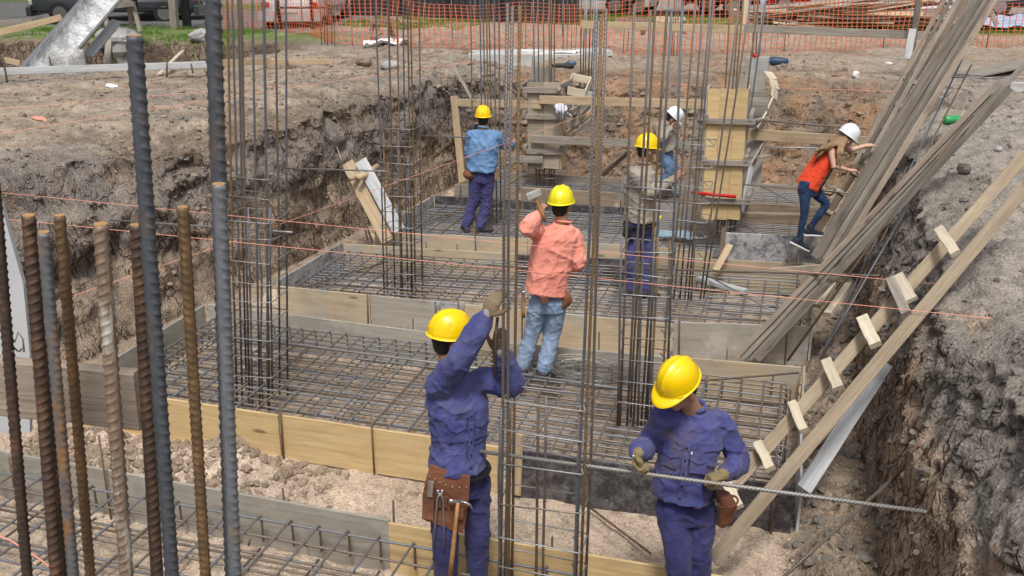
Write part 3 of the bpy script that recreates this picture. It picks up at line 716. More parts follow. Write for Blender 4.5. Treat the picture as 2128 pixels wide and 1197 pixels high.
cage_px('rusty cage in front of the man in the grey shirt with the yellow helmet', 7.20, 7.48,
    [(1288, 885, 1318, 8, 0), (1303, 885, 1352, 20, 0), (1316, 885, 1362, 6, 0), (1332, 890, 1386, 20, 1), (1340, 890, 1396, 18, 1), (1385, 840, 1418, 2, 0),
     (1283, 885, 1292, 495, 0), (1310, 885, 1328, 497, 1), (1325, 885, 1336, 497, 0), (1345, 885, 1360, 502, 1), (1352, 870, 1367, 493, 0), (1377, 840, 1392, 500, 0)],
    (1278, 885, 1300, 385), (1382, 850, 1402, 385), zr, .0098, .0055)
zr = [gy(1405, y, 10.15)[2] for y in (300, 346, 385, 421, 459, 492, 535, 570, 600)]
cage_px('cage between the man in grey and the yellow column form', 10.15, 10.45,
    [(1393, 625, 1447, 0, 0), (1413, 622, 1462, 0, 0), (1423, 620, 1478, 0, 1), (1430, 622, 1483, 0, 0), (1455, 622, 1537, 0, 0), (1462, 620, 1560, 0, 1), (1400, 622, 1425, 380, 1), (1436, 625, 1452, 335, 0)],
    (1388, 625, 1415, 300), (1456, 622, 1484, 300), zr, .0098, .005)
zr = [gy(1496, y, 12.5)[2] for y in (468, 480)]
cage_px('bars standing up out of the bright yellow column form', 12.5, 12.75,
    [(1490, 487, 1520, -40, 0), (1503, 487, 1548, -40, 0), (1516, 485, 1582, -40, 0), (1524, 485, 1597, -40, 1), (1498, 487, 1536, 20, 1)], (1488, 487, 1492, 460), (1526, 485, 1528, 460), zr, .0105, .005)
zr = [gy(1118, y, 15.1)[2] for y in (360, 372)]
cage_px('bars standing up out of the grey column form at the back', 15.15, 15.4,
    [(1115, 386, 1108, -30, 0), (1121, 386, 1117, -30, 1), (1131, 386, 1129, -30, 0), (1142, 386, 1141, -30, 0), (1151, 386, 1153, -30, 0), (1146, 386, 1146, -30, 1)], (1112, 386, 1113, 355), (1153, 386, 1153, 355), zr, .011, .005)
def far_cage(label, spots, Y, r=.011, mats=M_TIE):
    b = gy(spots[0][0], spots[0][1], Y); t = thing('far_cage', label, 'rebar cage', (b[0], Y, b[2]), 'starter bars beyond the pit')
    for i, (xb, yb, xt, yt) in enumerate(spots):
        YY = Y+.2*(i % 2); A, B = gy(xb, yb, YY), gy(xt, yt, YY); A[2] = ground_z(A[0], A[1])-.05 if A[2] < 2.6 else A[2]
        tube('bar', [A, (A+B)/2, B], r, mats if i % 3 else M_BARR, t, 6)
    return t
far_cage('pale grey bars on the little concrete block left of centre beyond the pit', [(1207, 135, 1209, -20), (1212, 140, 1216, -20), (1217, 135, 1220, -20), (1224, 130, 1228, -20), (1229, 132, 1236, -20), (1234, 128, 1241, -20)], 17.4, .012)
far_cage('pale grey bars on the concrete block behind the yellow column form', [(1565, 128, 1568, -20), (1572, 128, 1576, -20), (1579, 128, 1585, -20)], 18.4, .014)
far_cage('thin bars standing in front of the parked silver car', [(668, 92, 664, -20), (675, 96, 674, -20), (681, 103, 678, -20), (690, 103, 689, -20), (696, 104, 695, -20)], 20.0, .008, M_BARR)
far_cage('thin bars at the orange net behind the concrete slab', [(1085, 112, 1084, -10), (1093, 112, 1092, -10), (1172, 108, 1171, -10), (1178, 112, 1180, -10), (1187, 110, 1190, -10), (1196, 112, 1200, -10)], 19.7, .007, M_BARR)
far_cage('thin bars behind the net by the red hatchback', [(1295, 118, 1300, -10), (1303, 118, 1312, -10), (1385, 60, 1392, -20), (1398, 60, 1404, -20), (1410, 60, 1412, -20)], 21.0, .008, M_BARR)
far_cage('thin bars behind the net in front of the timber pile', [(1618, 60, 1620, -10), (1626, 60, 1628, -10), (1634, 58, 1637, -10), (1641, 58, 1642, -10)], 24.5, .008, M_BARR)
def block(label, px, w, d, h, Y, m=M_CONC, name='concrete_block', cat='concrete block', sink=.15):
    p = gy(px[0], px[1], Y); z = ground_z(p[0], Y)
    o = board(name, (p[0], Y+d/2, z-sink), (p[0], Y+d/2, z+h), w, d, (1, 0, 0), m, None, 0, .004, 3); return tag(o, label, cat)
block('small grey concrete block with bars left of centre', (1214, 150), .42, .3, .34, 17.25)
block('small grey concrete block behind the yellow column form', (1572, 145), .40, .3, .34, 18.25)
# ------------------------------------------------------------------ foreground bars, ribbed in the round
def thick(label, top, bot, h, d, mat, kind=1, seed=0, cap=None):
    grey = mat in (T_GREY, T_GREY2, T_ORNG)
    A, B = gh(bot[0], bot[1]+60, h), gh(top[0], top[1], h)
    D = (B-A); L = np.linalg.norm(D); foot = A-D/L*((A[2]-1.75)/(D[2]/L)); A = foot; D = B-A; L = np.linalg.norm(D)
    L0 = L-1.65; n = 24; st = .0024; m = int(1.65/st)
    zz = np.concatenate(([0], L0+np.arange(m)*st)); zz[-1] = L; r0 = d/2
    th = np.arange(n)*2*math.pi/n
    Z, TH = np.meshgrid(zz, th, indexing='ij'); p = d*.78
    side = np.where(np.sin(TH) > 0, 1, -1)
    ph = (Z/p+side*.0+(TH % math.pi)/math.pi*.95*(1 if kind == 1 else -1)+.5*(side > 0)) % 1.0
    w = np.abs(ph-.5); lug = np.clip(1-(w/.17)**2, 0, 1)**.8*np.clip(np.abs(np.sin(TH))*2.4-(1.05 if grey else .5), 0, 1)
    fin = np.exp(-((np.abs(np.sin(TH)))/.22)**2)
    rad = r0*(1+.20*lug+.10*fin+.012*vnoise(Z*60, TH*2, 0*Z+seed))
    z4 = np.clip((L-Z)/.003, 0, 1); rad = rad*(.9+.1*z4)
    V = np.stack([rad*np.cos(TH), rad*np.sin(TH), Z], -1).reshape(-1, 3)
    idx = np.arange(len(zz)*n).reshape(len(zz), n); i2 = np.roll(idx, -1, 1)
    F = np.stack([idx[:-1], i2[:-1], i2[1:], idx[1:]], -1).reshape(-1, 4).tolist()+[[int(i) for i in idx[-1]]]
    X = nrm(-_hx-nrm(D)*(-_hx@nrm(D))); q_ = R(-22+9*math.sin(seed*3)) if grey else R(70+25*math.sin(seed*2)); c_, s_ = math.cos(q_), math.sin(q_); Zx = nrm(D); Y = np.cross(Zx, X); X2 = X*c_+Y*s_; Y2 = np.cross(Zx, X2)
    o = mk('thick_bar', V, F, mat, None, axes(X2, Y2, Zx, A), True); rr_ = r0*.93; Vc = [(rr_*math.cos(a_), rr_*math.sin(a_), zc) for zc in (L-.004, L+.0006) for a_ in th]; mk('cut_end', Vc, [[i, (i+1) % n, (i+1) % n+n, i+n] for i in range(n)]+[list(range(n, 2*n))], M_CUT, o, axes(X2, Y2, Zx, A), False)
    return tag(o, label, 'steel bar', 'thick ribbed bars in the foreground')
def thickmat(name, base, rust, a, lightc=None):
    m, nt_, b = newmat(name); g = G(nt_); o = g.obj()
    n1 = g.noise(g.mapv(o, (18, 18, 9)), 1.0, 7, .7); n2 = g.noise(g.mapv(o, (90, 90, 60)), 1.0, 4, .6)
    c = g.mix(g.ramp(n1, [(a, 0.), (a+.14, 1.)]), base, rust)
    c = g.mix(g.ramp(n2, [(.3, .55), (.6, 0.)]), c, tuple(x*.4 for x in base))
    if lightc: c = g.mix(g.ramp(g.noise(g.mapv(o, (25, 25, 5), (3, 3, 3)), 1.0, 6, .7), [(.50, 0.), (.6, .8)]), c, lightc)
    g.L(c, b.inputs['Base Color']); b.inputs['Roughness'].default_value = .55; b.inputs['Metallic'].default_value = .25
    g.L(g.bump(n2, .5, .0015), b.inputs['Normal']); return m
M_CUT = plain('rusty_cut_face', (.42, .25, .11), .8, 0, .3, .4, 300)
T_BROWN = thickmat('rust_brown_bar', (.10, .065, .05), (.19, .105, .065), .48)
T_DKBR = thickmat('dark_rust_bar', (.065, .045, .038), (.13, .075, .05), .5)
T_ORNG = thickmat('orange_rust_bar', (.15, .16, .175), (.34, .17, .06), .50)
T_OCHR = thickmat('ochre_rust_bar', (.16, .10, .055), (.28, .16, .07), .48)
T_GREY = thickmat('mill_grey_bar', (.085, .095, .115), (.15, .115, .09), .56)
T_GREY2 = thickmat('mill_grey_spotted_bar', (.17, .185, .21), (.30, .20, .11), .56)
T_PALE = thickmat('cement_splashed_bar', (.26, .19, .14), (.34, .24, .17), .5, (.55, .53, .50))
thick('tallest dark grey thick bar with a rusty cut top', (279, 74), (362, 1197), 1.42, .0225, T_GREY, 1, 0)
thick('grey thick bar that runs out of the top of the picture', (440, -60), (484, 1197), 1.50, .0235, T_GREY, 1, 1)
thick('grey and orange thick bar ending just in front of the one leaving the picture', (455, 382), (491, 1197), 1.42, .0205, T_GREY2, 1, 2)
thick('whitish cement-splashed thick bar', (209, 465), (267, 1197), 1.40, .0215, T_PALE, -1, 3)
thick('rust brown thick bar, second from the left', (59, 447), (122, 1197), 1.44, .0205, T_BROWN, -1, 4)
thick('thinner grey bar with orange rust patches at its top', (90, 482), (158, 1197), 1.40, .0175, T_ORNG, 1, 5)
thick('slim ochre-brown bar between the orange-spotted and the whitish bar', (124, 447), (193, 1197), 1.46, .0165, T_OCHR, -1, 6)
thick('dark brown bar touching the tallest grey bar', (284, 467), (330, 1197), 1.47, .0205, T_BROWN, -1, 7)
thick('ochre-brown bar standing between the two tall grey bars', (380, 430), (431, 1197), 1.45, .0175, T_OCHR, 1, 8)
thick('very dark rusty bar leaning at the far left edge', (-12, 380), (62, 1197), 1.42, .0165, T_DKBR, 1, 9)
thick('dark bar hidden close behind the second one from the left', (92, 700), (134, 1197), 1.52, .0175, T_DKBR, -1, 10)
t = tube('binding_wire', [gh(22+28*k/6., 728+4*math.sin(k*2.2), 1.40+.05*math.cos(k*1.7)) for k in range(7)]+[gh(48, 705, 1.42), gh(38, 690, 1.42), gh(30, 712, 1.41)], .0014, M_TIE, None, 5)
tag(t, 'loop of binding wire twisted round the dark bar at the far left edge', 'wire')
# the plank and the panel beyond them
A, B = gh(-170, 785, 1.66), gh(290, 830, 1.60)
tag(board('rough_plank', A, B, .118, .026, (0, 0, 1), M_GBRN, None, 0, .001), 'rough grey plank fixed level behind the foreground bars', 'plank')
p = [gh(-60, 330, 3.0), gh(-5, 400, 3.0), gh(48, 590, 3.0), gh(62, 735, 3.0), gh(62, 900, 3.0), gh(-60, 900, 3.0)]
V = np.array(p+[q_+_hx*.02 for q_ in p]); n_ = len(p)
o = mk('cut_panel', V, [list(range(n_)), list(range(n_, 2*n_))[::-1]]+[[i, i+n_, (i+1) % n_+n_, (i+1) % n_] for i in range(n_)], plain('pale_panel', (.50, .52, .53), .7, 0, .12, .2, 3), None, None, False)
tag(o, 'pale grey cut panel with a slanting edge behind the foreground bars', 'panel')

# ------------------------------------------------------------------ boards and planks, each its own thing
def pt(s):
    k = s[0]
    return gz(*s[1:]) if k == 'z' else gy(*s[1:]) if k == 'y' else gh(*s[1:])
FACE = 'face'
def facing(A, B): return np.cross(nrm(B-A), nrm(np.array((0, 0, EYE))-(A+B)/2))
def plank(label, a, b, w, t, m, wd=(0, 0, 1), name='plank', cat='plank', group=None, bow=.006, rough=.0012):
    A, B = pt(a), pt(b)
    return tag(board(name, A, B, w, t, facing(A, B) if isinstance(wd, str) else wd, m, None, bow, rough), label, cat, group)
UP = (0, 0, 1); SX = (1, 0, 0)
# bracing beams across the back of the pit
plank('light beam running from the upright stake at the left to the grey column form', ('y', 948, 213, 15.55), ('y', 1124, 218, 15.0), .125, .028, M_PINE)
plank('long light beam fixed across the front of the grey column form', ('y', 1122, 207, 14.98), ('y', 1470, 217, 14.6), .13, .028, M_PINE)
plank('long grey beam low across the grey column form, behind the men in grey', ('y', 1104, 289, 14.98), ('y', 1478, 304, 14.6), .125, .028, M_OLD)
plank('short grey beam left of the foot of the grey column form', ('y', 1058, 330, 15.0), ('y', 1128, 332, 14.98), .12, .028, M_OLD)
plank('broad light beam behind the woman, running into the right-hand bank', ('y', 1548, 278, 13.2), ('y', 1812, 296, 14.2), .15, .03, M_PINE)
plank('brown plank lying behind the woman on the far forms', ('y', 1538, 430, 12.9), ('y', 1700, 440, 13.2), .13, .04, M_BRWN)
plank('pinkish thin plank lying under the brown plank by the woman', ('y', 1540, 445, 12.8), ('y', 1668, 448, 12.95), .05, .12, M_BRWN, UP)
plank('upright light stake at the left end of the beam by the man in light blue', ('y', 943, 200, 15.55), ('y', 962, 388, 15.5), .12, .045, M_PINE, SX, 'upright_stake', 'stake')
plank('dark stake beside the light one at the left cut face', ('y', 958, 300, 15.75), ('y', 975, 395, 15.7), .10, .04, M_DARKW, SX, 'upright_stake', 'stake')
plank('long level grey-brown beam high beyond the pit, its left half', ('y', 1207, 51, 17.3), ('y', 1545, 61, 18.2), .135, .03, M_PINE)
plank('long level grey beam high beyond the pit, its right half', ('y', 1540, 58, 18.2), ('y', 1985, 76, 18.9), .14, .03, M_OLD)
plank('weathered grey post beside the leaning plank bundle, holding the beam', ('y', 1893, 125, 18.5), ('y', 1912, -30, 18.5), .10, .06, M_DARKW, SX, 'post', 'post')
plank('short grey stump wedged at the foot of the weathered post', ('y', 1886, 122, 18.3), ('y', 1897, 60, 18.4), .12, .05, M_BLUEW, SX, 'post', 'post')
plank('thin leaning batten above the left cut face, next to the upright stake', ('y', 934, 118, 16.2), ('y', 985, 215, 15.6), .055, .03, M_OLD, SX, 'batten', 'batten')
plank('diagonal grey brace from the foot of the back slope up to the low grey beam', ('y', 1252, 364, 15.6), ('y', 1310, 312, 15.0), .08, .03, M_OLD, SX, 'brace', 'brace')
plank('upper diagonal brace between the grey column form and its right-hand box', ('y', 1175, 280, 15.2), ('y', 1228, 232, 16.2), .075, .03, M_PINE, UP, 'brace', 'brace')
plank('lower diagonal brace beside the upper one, right of the grey column form', ('y', 1190, 280, 15.2), ('y', 1228, 250, 16.0), .075, .03, M_OLD, UP, 'brace', 'brace')
plank('short slanting brace left of the foot of the grey column form', ('y', 1054, 338, 15.0), ('y', 1063, 356, 15.1), .05, .025, M_PINE, SX, 'brace', 'brace')
# leaning boards at the left cut face with two logs
plank('yellowish board leaning against the left cut face, the farther left of two', ('y', 722, 338, 11.9), ('y', 806, 502, 11.3), .17, .03, M_PINE, SX)
plank('whitish board leaning against the left cut face, the farther right of two', ('y', 750, 334, 11.85), ('y', 830, 480, 11.3), .17, .03, M_BLUEW, SX)
for lab, x, y in (('left of two short log ends jammed under the leaning boards', 727, 371), ('right of two short log ends jammed under the leaning boards', 744, 369)):
    a = gy(x, y, 11.55); tag(tube('log_end', [a, a+np.array((.03, .12, 0)), a+np.array((.06, .5, .05))], .04, M_PINE, None, 9), lab, 'log')
rod('dark bar leaning in the hollow of the left cut face, left of the leaning boards', gy(735, 395, 11.6), gy(765, 500, 11.4), .012, M_BARR)
rod('second dark bar leaning in the hollow of the left cut face', gy(728, 380, 11.6), gy(775, 505, 11.45), .012, M_BARR)
rod('short bar leaning above the yellowish board at the left cut face', gy(700, 305, 11.9), gy(712, 340, 11.8), .010, M_TIE)
# bundles of long planks on the right
def bundle(label, pre, spec, cat='plank'):
    for lab, a, b, w, t, m, wd in spec: plank(lab, a, b, w, t, m, wd, 'long_plank', cat, label, .01, .0015)
wv = (1, -.25, -.45)
bundle('long planks leaning steeply against the right-hand edge', '', [
    ('widest dark grey plank of the steep bundle beside the woman', ('y', 1694, 535, 11.35), ('y', 2046, -30, 12.1), .12, .03, M_DARKW, FACE),
    ('grey plank in the middle of the steep bundle beside the woman', ('y', 1712, 538, 11.38), ('y', 2063, -30, 12.15), .075, .03, M_OLD, FACE),
    ('narrow dark plank just right of the middle of the steep bundle', ('y', 1723, 541, 11.30), ('y', 2073, -30, 12.0), .035, .04, M_DARKW, FACE),
    ('light plank at the right of the steep bundle', ('y', 1735, 543, 11.32), ('y', 2085, -30, 12.0), .075, .03, M_GBRN, FACE),
    ('leftmost narrow plank of the upper group of the steep bundle', ('y', 1773, 345, 12.3), ('y', 1979, -30, 12.9), .05, .03, M_GBRN, FACE),
    ('dark narrow plank inside the upper group of the steep bundle', ('y', 1786, 342, 12.32), ('y', 1993, -30, 12.92), .045, .03, M_DARKW, FACE),
    ('grey plank at the right of the upper group of the steep bundle', ('y', 1799, 340, 12.25), ('y', 2008, -30, 12.8), .055, .03, M_OLD, FACE)])
bundle('long planks lying down the right-hand slope', '', [
    ('pinkish brown plank on the near side of the low bundle', ('y', 1528, 744, 9.28), ('y', 2056, 190, 9.85), .055, .03, M_GBRN, FACE),
    ('grey plank in the middle of the low bundle', ('y', 1543, 745, 9.30), ('y', 2078, 174, 9.9), .065, .03, M_OLD, FACE),
    ('second grey plank in the middle of the low bundle, reaching highest', ('y', 1558, 746, 9.33), ('y', 2131, 132, 9.95), .05, .03, M_OLD, FACE),
    ('dark grey plank on the far side of the low bundle', ('y', 1574, 748, 9.28), ('y', 2099, 183, 9.8), .07, .03, M_DARKW, FACE)])
plank('small pale board lying across the end of the low plank bundle', ('y', 1605, 563, 10.9), ('y', 1752, 553, 10.3), .07, .03, M_PALE, (0, 0, 1))
plank('pale plank lying slantwise on the third footing mat', ('z', 1452, 578, .38), ('z', 1550, 606, .38), .09, .05, M_BLUEW, (0, 1, 0))
plank('little pale board leaning on the mottled end board', ('y', 1517, 509, 11.7), ('y', 1487, 562, 11.2), .085, .02, M_PINE, SX)
plank('thick pinkish offcut lying on the earth by the low bundle', ('y', 1722, 588, 10.2), ('y', 1690, 635, 9.9), .17, .05, M_PALE, (1, -.3, .2), 'offcut', 'wood offcut')
plank('narrow pale offcut right of the thick pinkish one', ('y', 1762, 592, 10.0), ('y', 1718, 655, 9.5), .09, .06, M_PALE, (1, -.3, .2), 'offcut', 'wood offcut')
plank('grey offcut on the clods under the ladder', ('y', 1735, 878, 7.8), ('y', 1694, 918, 7.4), .10, .03, M_OLD, (1, -.3, .2), 'offcut', 'wood offcut')
plank('pale blue-grey board propped from the second footing up to the ladder', ('y', 1670, 1018, 6.3), ('y', 1840, 755, 7.2), .11, .03, M_BLUEW, (1, -.3, -.6))
plank('dark stake between the steep bundle and the beam behind the woman', ('y', 1826, 242, 14.1), ('y', 1812, 305, 13.9), .10, .03, M_DARKW, SX, 'upright_stake', 'stake')
plank('grey stake standing below the steep bundle at the earth wall', ('y', 1793, 425, 12.3), ('y', 1776, 495, 12.0), .09, .03, M_OLD, SX, 'upright_stake', 'stake')
plank('second long grey stake standing at the earth wall below the bundle', ('y', 1806, 330, 12.9), ('y', 1795, 400, 12.7), .05, .03, M_OLD, SX, 'upright_stake', 'stake')
rod('left of two bars leaning on the right-hand bank', gy(1703, 746, 8.9), gy(1999, 124, 12.6), .011, M_BAR, mid=gy(1884, 366, 11.2))
rod('right of two bars leaning on the right-hand bank', gy(1710, 742, 8.9), gy(2019, 134, 12.6), .011, M_BARR, mid=gy(1900, 365, 11.15))
rod('ochre ribbed bar leaning across the low plank bundle', gy(1636, 750, 8.75), gy(2021, 240, 9.6), .0125, M_BARR, mid=gy(1862, 434, 9.15))
rod('second ribbed bar beside the ochre one, sloping into the pit', gy(1710, 735, 8.6), gy(1880, 440, 9.6), .012, M_BAR)
rod('bar sloping from the right-hand wall down to the bottom edge', gy(1622, 1205, 5.1), gy(1888, 965, 6.2), .011, M_BAR)
rod('short bar stub sticking out of the right-hand wall', gy(1838, 972, 6.3), gy(1886, 960, 6.2), .011, M_BAR)
# ladder
def ladder():
    a0, a1 = gy(1480, 1165, 5.45), gy(2150, 366, 7.6); b0, b1 = gy(1500, 1035, 5.85), gy(2130, 322, 8.1)
    t = thing('ramp_ladder', 'home-made ladder of two long pale planks with block rungs, leaning on the bank', 'ladder', tuple(a0))
    d = nrm(a1-a0); side = nrm(b0-a0-d*((b0-a0)@d)); nn = nrm(np.cross(d, side))
    board('rail', a0, a1, .092, .032, facing(a0, a1), M_RAIL, t, .004, .001); board('rail', b0, b1, .092, .032, facing(b0, b1), M_RAIL, t, .004, .001)
    for i, (x, y, ex) in enumerate([(1973, 510, 0), (1885, 607, 0), (1872, 628, 1), (1811, 700, 0), (1735, 789, 0), (1664, 877, 0), (1595, 955, 0), (1528, 1035, 0)]):
        # point of the ladder plane seen there
        dr = _ray(x, y); nrmv = nn; E0 = np.array((0, 0, EYE)); tt = ((a0-E0)@nrmv)/(dr@nrmv); c = E0+dr*tt
        if float(nn@(E0-c)) < 0: nrm2 = -nn
        else: nrm2 = nn
        w0 = 15 if not ex else 19; h0_ = 28 if not ex else 36
        E_ = []
        jx, jy = rs.uniform(-3, 3), rs.uniform(-3, 4)
        for dx, dy in ((-w0+jx, -h0_+jy), (w0-jx, h0_)):
            dr = _ray(x+dx, y+dy); E_.append(E0+dr*(((a0-E0)@nrmv)/(dr@nrmv))+nrm2*.055)
        board('rung', E_[0], E_[1], rs.uniform(.062, .085), rs.uniform(.035, .05), facing(*E_), M_PALE if not ex else M_OLD, t, 0, .002)
ladder()
def cleat_ladder():
    a0, a1 = gy(1652, 552, 12.3), gy(2022, -30, 13.4)
    t = thing('plank_ladder', 'plank with nailed cleats that the woman in orange climbs', 'ladder', tuple(a0))
    d = nrm(a1-a0); e = nrm(np.array((1, -.3, -.5))-d*(np.array((1, -.3, -.5))@d)); nn = nrm(np.cross(d, e)); nn = nn if nn@(np.array((0, 0, EYE))-a0) > 0 else -nn
    board('rail', a0, a1, .09, .035, e, M_BRWN, t, .004, .001)
    E0 = np.array((0, 0, EYE))
    for x, y in [(1668, 528), (1688, 487), (1722, 440), (1752, 402), (1780, 362), (1806, 322), (1842, 268), (1871, 220), (1900, 172)]:
        dr = _ray(x, y); c = E0+dr*(((a0-E0)@nn)/(dr@nn))+nn*.035
        board('cleat', c-e*.09, c+e*.06, .05, .035, d, M_PALE, t, 0, .001)
cleat_ladder()
# ------------------------------------------------------------------ column forms
def quad_panel(name, px, Y, th, m, par):
    P = [gy(x, y, Y) for x, y in px]; V = np.array(P+[p_+np.array((0, th, 0)) for p_ in P])
    return mk(name, V-V[0], [[0, 1, 2, 3], [7, 6, 5, 4], [0, 4, 5, 1], [1, 5, 6, 2], [2, 6, 7, 3], [3, 7, 4, 0]], m, par, Matrix.Translation(Vector(V[0])), False)
def yellow_form():
    Y = 12.42; b = gy(1500, 457, Y)
    t = thing('column_form', 'bright yellow board form round a column, clamped with grey battens', 'column form', (b[0], Y, b[2]), 'timber column forms')
    for x0, x1, u0, u1 in ((1472, 1497, 1459, 1483), (1497.6, 1528, 1483.6, 1511), (1528.6, 1555, 1511.6, 1536)):
        quad_panel('panel', [(u0, 455), (u1, 457.5), (x1, 186), (x0, 184)], Y, .02, M_PLY, t)
    A, B = gy(1555, 186, Y), gy(1536, 457, Y); board('side_panel', B+np.array((.0, .2, 0)), A+np.array((.0, .2, 0)), .36, .02, (0, 1, 0), M_PLYT, t)
    A, B = gy(1472, 184, Y), gy(1459, 455, Y); board('side_panel', B+np.array((-.012, .2, 0)), A+np.array((-.012, .2, 0)), .36, .02, (0, 1, 0), M_PLYT, t)
    board('back_panel', gy(1497, 457, Y+.4), gy(1513, 186, Y+.4), .50, .02, (1, 0, 0), M_OLD, t)
    for ya, yb, x0, x1 in ((246, 258, 1462, 1570), (332, 344, 1458, 1560), (411, 425, 1456, 1566)):
        ym = (ya+yb)/2; h = .072
        board('batten', gy(x0, ym-1, Y-.03), gy(x1, ym+2, Y-.03), h, .04, UP, M_OLD, t, 0, .001)
        for xx, s in ((x0+5, 1), (x1-10, 1)):
            p0 = gy(xx, ym-6, Y-.06)
            board('side_batten', p0+np.array((0, 0, 0)), p0+np.array((0, .55, .01)), .07, .05, UP, M_OLD if s else M_PINE, t, 0, .001)
yellow_form()
tag(tube('red_spirit_level', [gy(1437, 400, 12.34), gy(1480, 404, 12.34), gy(1530, 409, 12.34)], .022, plain('red_paint', (.55, .02, .02), .4, 0, .05), None, 4), 'red level lying on the lowest batten of the yellow column form', 'spirit level')
def grey_form():
    Y = 15.05; b = gy(1130, 350, Y)
    t = thing('column_form', 'weathered grey board form round a column, a cloth hanging on its batten', 'column form', (b[0], Y, b[2]), 'timber column forms')
    M_F = wood('stained_form_board', (.34, .285, .215), (.46, .40, .31), .85, .8, (.18, .15, .12), .5)
    for u0, u1, x0, x1 in ((1098, 1130, 1097, 1129), (1130.5, 1162, 1129.5, 1164)):
        quad_panel('panel', [(u0, 349), (u1, 352), (x1, 172), (x0, 170)], Y, .02, M_F, t)
    board('side_panel', gy(1163, 352, Y)+np.array((.01, .2, 0)), gy(1165, 172, Y)+np.array((.01, .2, 0)), .36, .02, (0, 1, 0), M_PINE, t)
    board('side_panel', gy(1098, 352, Y)+np.array((-.012, .2, 0)), gy(1097, 172, Y)+np.array((-.012, .2, 0)), .36, .02, (0, 1, 0), M_F, t)
    board('back_panel', gy(1130, 350, Y+.42), gy(1130, 140, Y+.42), .40, .02, (1, 0, 0), M_PLYG, t)
    for ym, x0, x1 in ((187, 1086, 1170), (242, 1093, 1188), (315, 1094, 1172)):
        board('batten', gy(x0, ym, Y-.03), gy(x1, ym+2, Y-.03), .085, .04, UP, M_OLD, t, 0, .001)
        for xx in (x0-4, x1-6):
            p0 = gy(xx, ym-7, Y-.07); board('side_batten', p0, p0+np.array((-.02 if xx < 1120 else .04, .6, .01)), .075, .05, UP, M_OLD, t, 0, .001)
grey_form()
# the box forms right and behind
def box_form(label, corners, Y, Y2, m, h=.16):
    b = gy(corners[0][0], corners[0][1], Y); t = thing('box_form', label, 'board form', tuple(b)); P = []
    for (x, y), YY in zip(corners, (Y, Y, Y2, Y2)): P.append(gy(x, y, YY))
    for i in range(4): board('side_board', P[i], P[(i+1) % 4], h, .025, UP, m, t, 0, .001)
box_form('pale box of boards right of the top of the grey column form', [(1180, 188), (1216, 196), (1228, 168), (1190, 160)], 15.3, 16.6, M_PALE, .13)
box_form('lower pale board frame right of the cloth, over the back slope', [(1178, 262), (1200, 250), (1226, 222), (1195, 218)], 15.4, 16.4, M_OLD, .13)
plank('short pale wedge lying on the top batten of the grey form', ('y', 1160, 182, 14.9), ('y', 1183, 176, 15.6), .10, .03, M_PALE, (0, 1, 0), 'wedge', 'wedge')
def curved_form():
    b = gy(1572, 330, 13.4); t = thing('curved_form', 'grey column form behind the yellow one, with bent pale boards', 'column form', tuple(b), 'timber column forms')
    quad_panel('panel', [(1514, 186), (1588, 188), (1591, 160), (1517, 158)], 13.9, .02, M_PLYG, t)
    board('side_panel', gy(1560, 395, 13.3), gy(1574, 190, 13.5), .26, .02, (1, 0, 0), M_PLYG, t)
    for ym in (195, 215, 227): board('batten', gy(1552, ym, 13.25), gy(1596, ym+1, 13.25), .07, .035, UP, M_OLD, t, 0, .001)
    V = [gy(1596, 150, 13.7), gy(1606, 165, 13.6), gy(1611, 185, 13.5), gy(1608, 205, 13.4), gy(1594, 235, 13.3), gy(1574, 268, 13.2)]
    for i in range(5): board('bent_board', V[i], V[i+1], .15, .025, (.3, .9, .2), M_PALE, t)
    board('brace', gy(1541, 440, 12.75), gy(1562, 345, 13.2), .10, .03, (.3, .9, .2), M_BLUEW, t); board('brace', gy(1560, 345, 13.2), gy(1586, 300, 13.4), .10, .03, (.3, .9, .2), M_OLD, t)
    for xx, yy in ((1548, 330), (1585, 328), (1580, 250)): board('side_batten', gy(xx-10, yy, 13.1), gy(xx+12, yy-5, 13.3), .07, .03, (0, 1, 0), M_OLD, t)
curved_form()
# ------------------------------------------------------------------ mason's lines
def line(label, pts, r=.0022):
    P = []
    for a, b in zip(pts[:-1], pts[1:]):
        for k in range(8): P.append(a+(b-a)*k/8)
    P.append(pts[-1]); tag(tube('string_line', P, r, M_STRING, None, 5), label, 'string', 'pink mason\'s lines')
line('upper of two pink lines stretched from the left edge across the man in pink', [gy(-40, 396, 6.6), gy(1060, 506, 7.0), gy(2180, 613, 7.4)], .0026)
line('lower of two pink lines stretched across the man in pink', [gy(-40, 450, 6.2), gy(1060, 560, 6.5), gy(2180, 674, 6.8)], .0026)
line('pink line rising from the near left to the far forms across the light blue shirt', [gy(-40, 680, 5.4), gy(480, 503, 7.5), gy(870, 362, 10.0), gy(1345, 192, 15.0)], .0026)
line('pink line low over the left ground, passing below the grey plank', [gy(-40, 284, 8.8), gy(470, 203, 11.0), gy(870, 143, 14.6), gy(1260, 92, 19.0)], .0035)
line('faint pink line over the left ground, the farther of two', [gy(-40, 230, 10.2), gy(430, 190, 11.6), gy(600, 178, 12.6)], .003)
line('faint pink line across the back slope at the level of the yellow form', [gy(1050, 163, 16.0), gy(1600, 182, 15.0), gy(1860, 190, 14.5)], .003)
line('slack pink line close to the camera at the bottom left', [gh(-40, 1100, 1.9), gh(20, 1122, 1.9), gh(80, 1160, 1.9), gh(150, 1215, 1.9)], .0022)
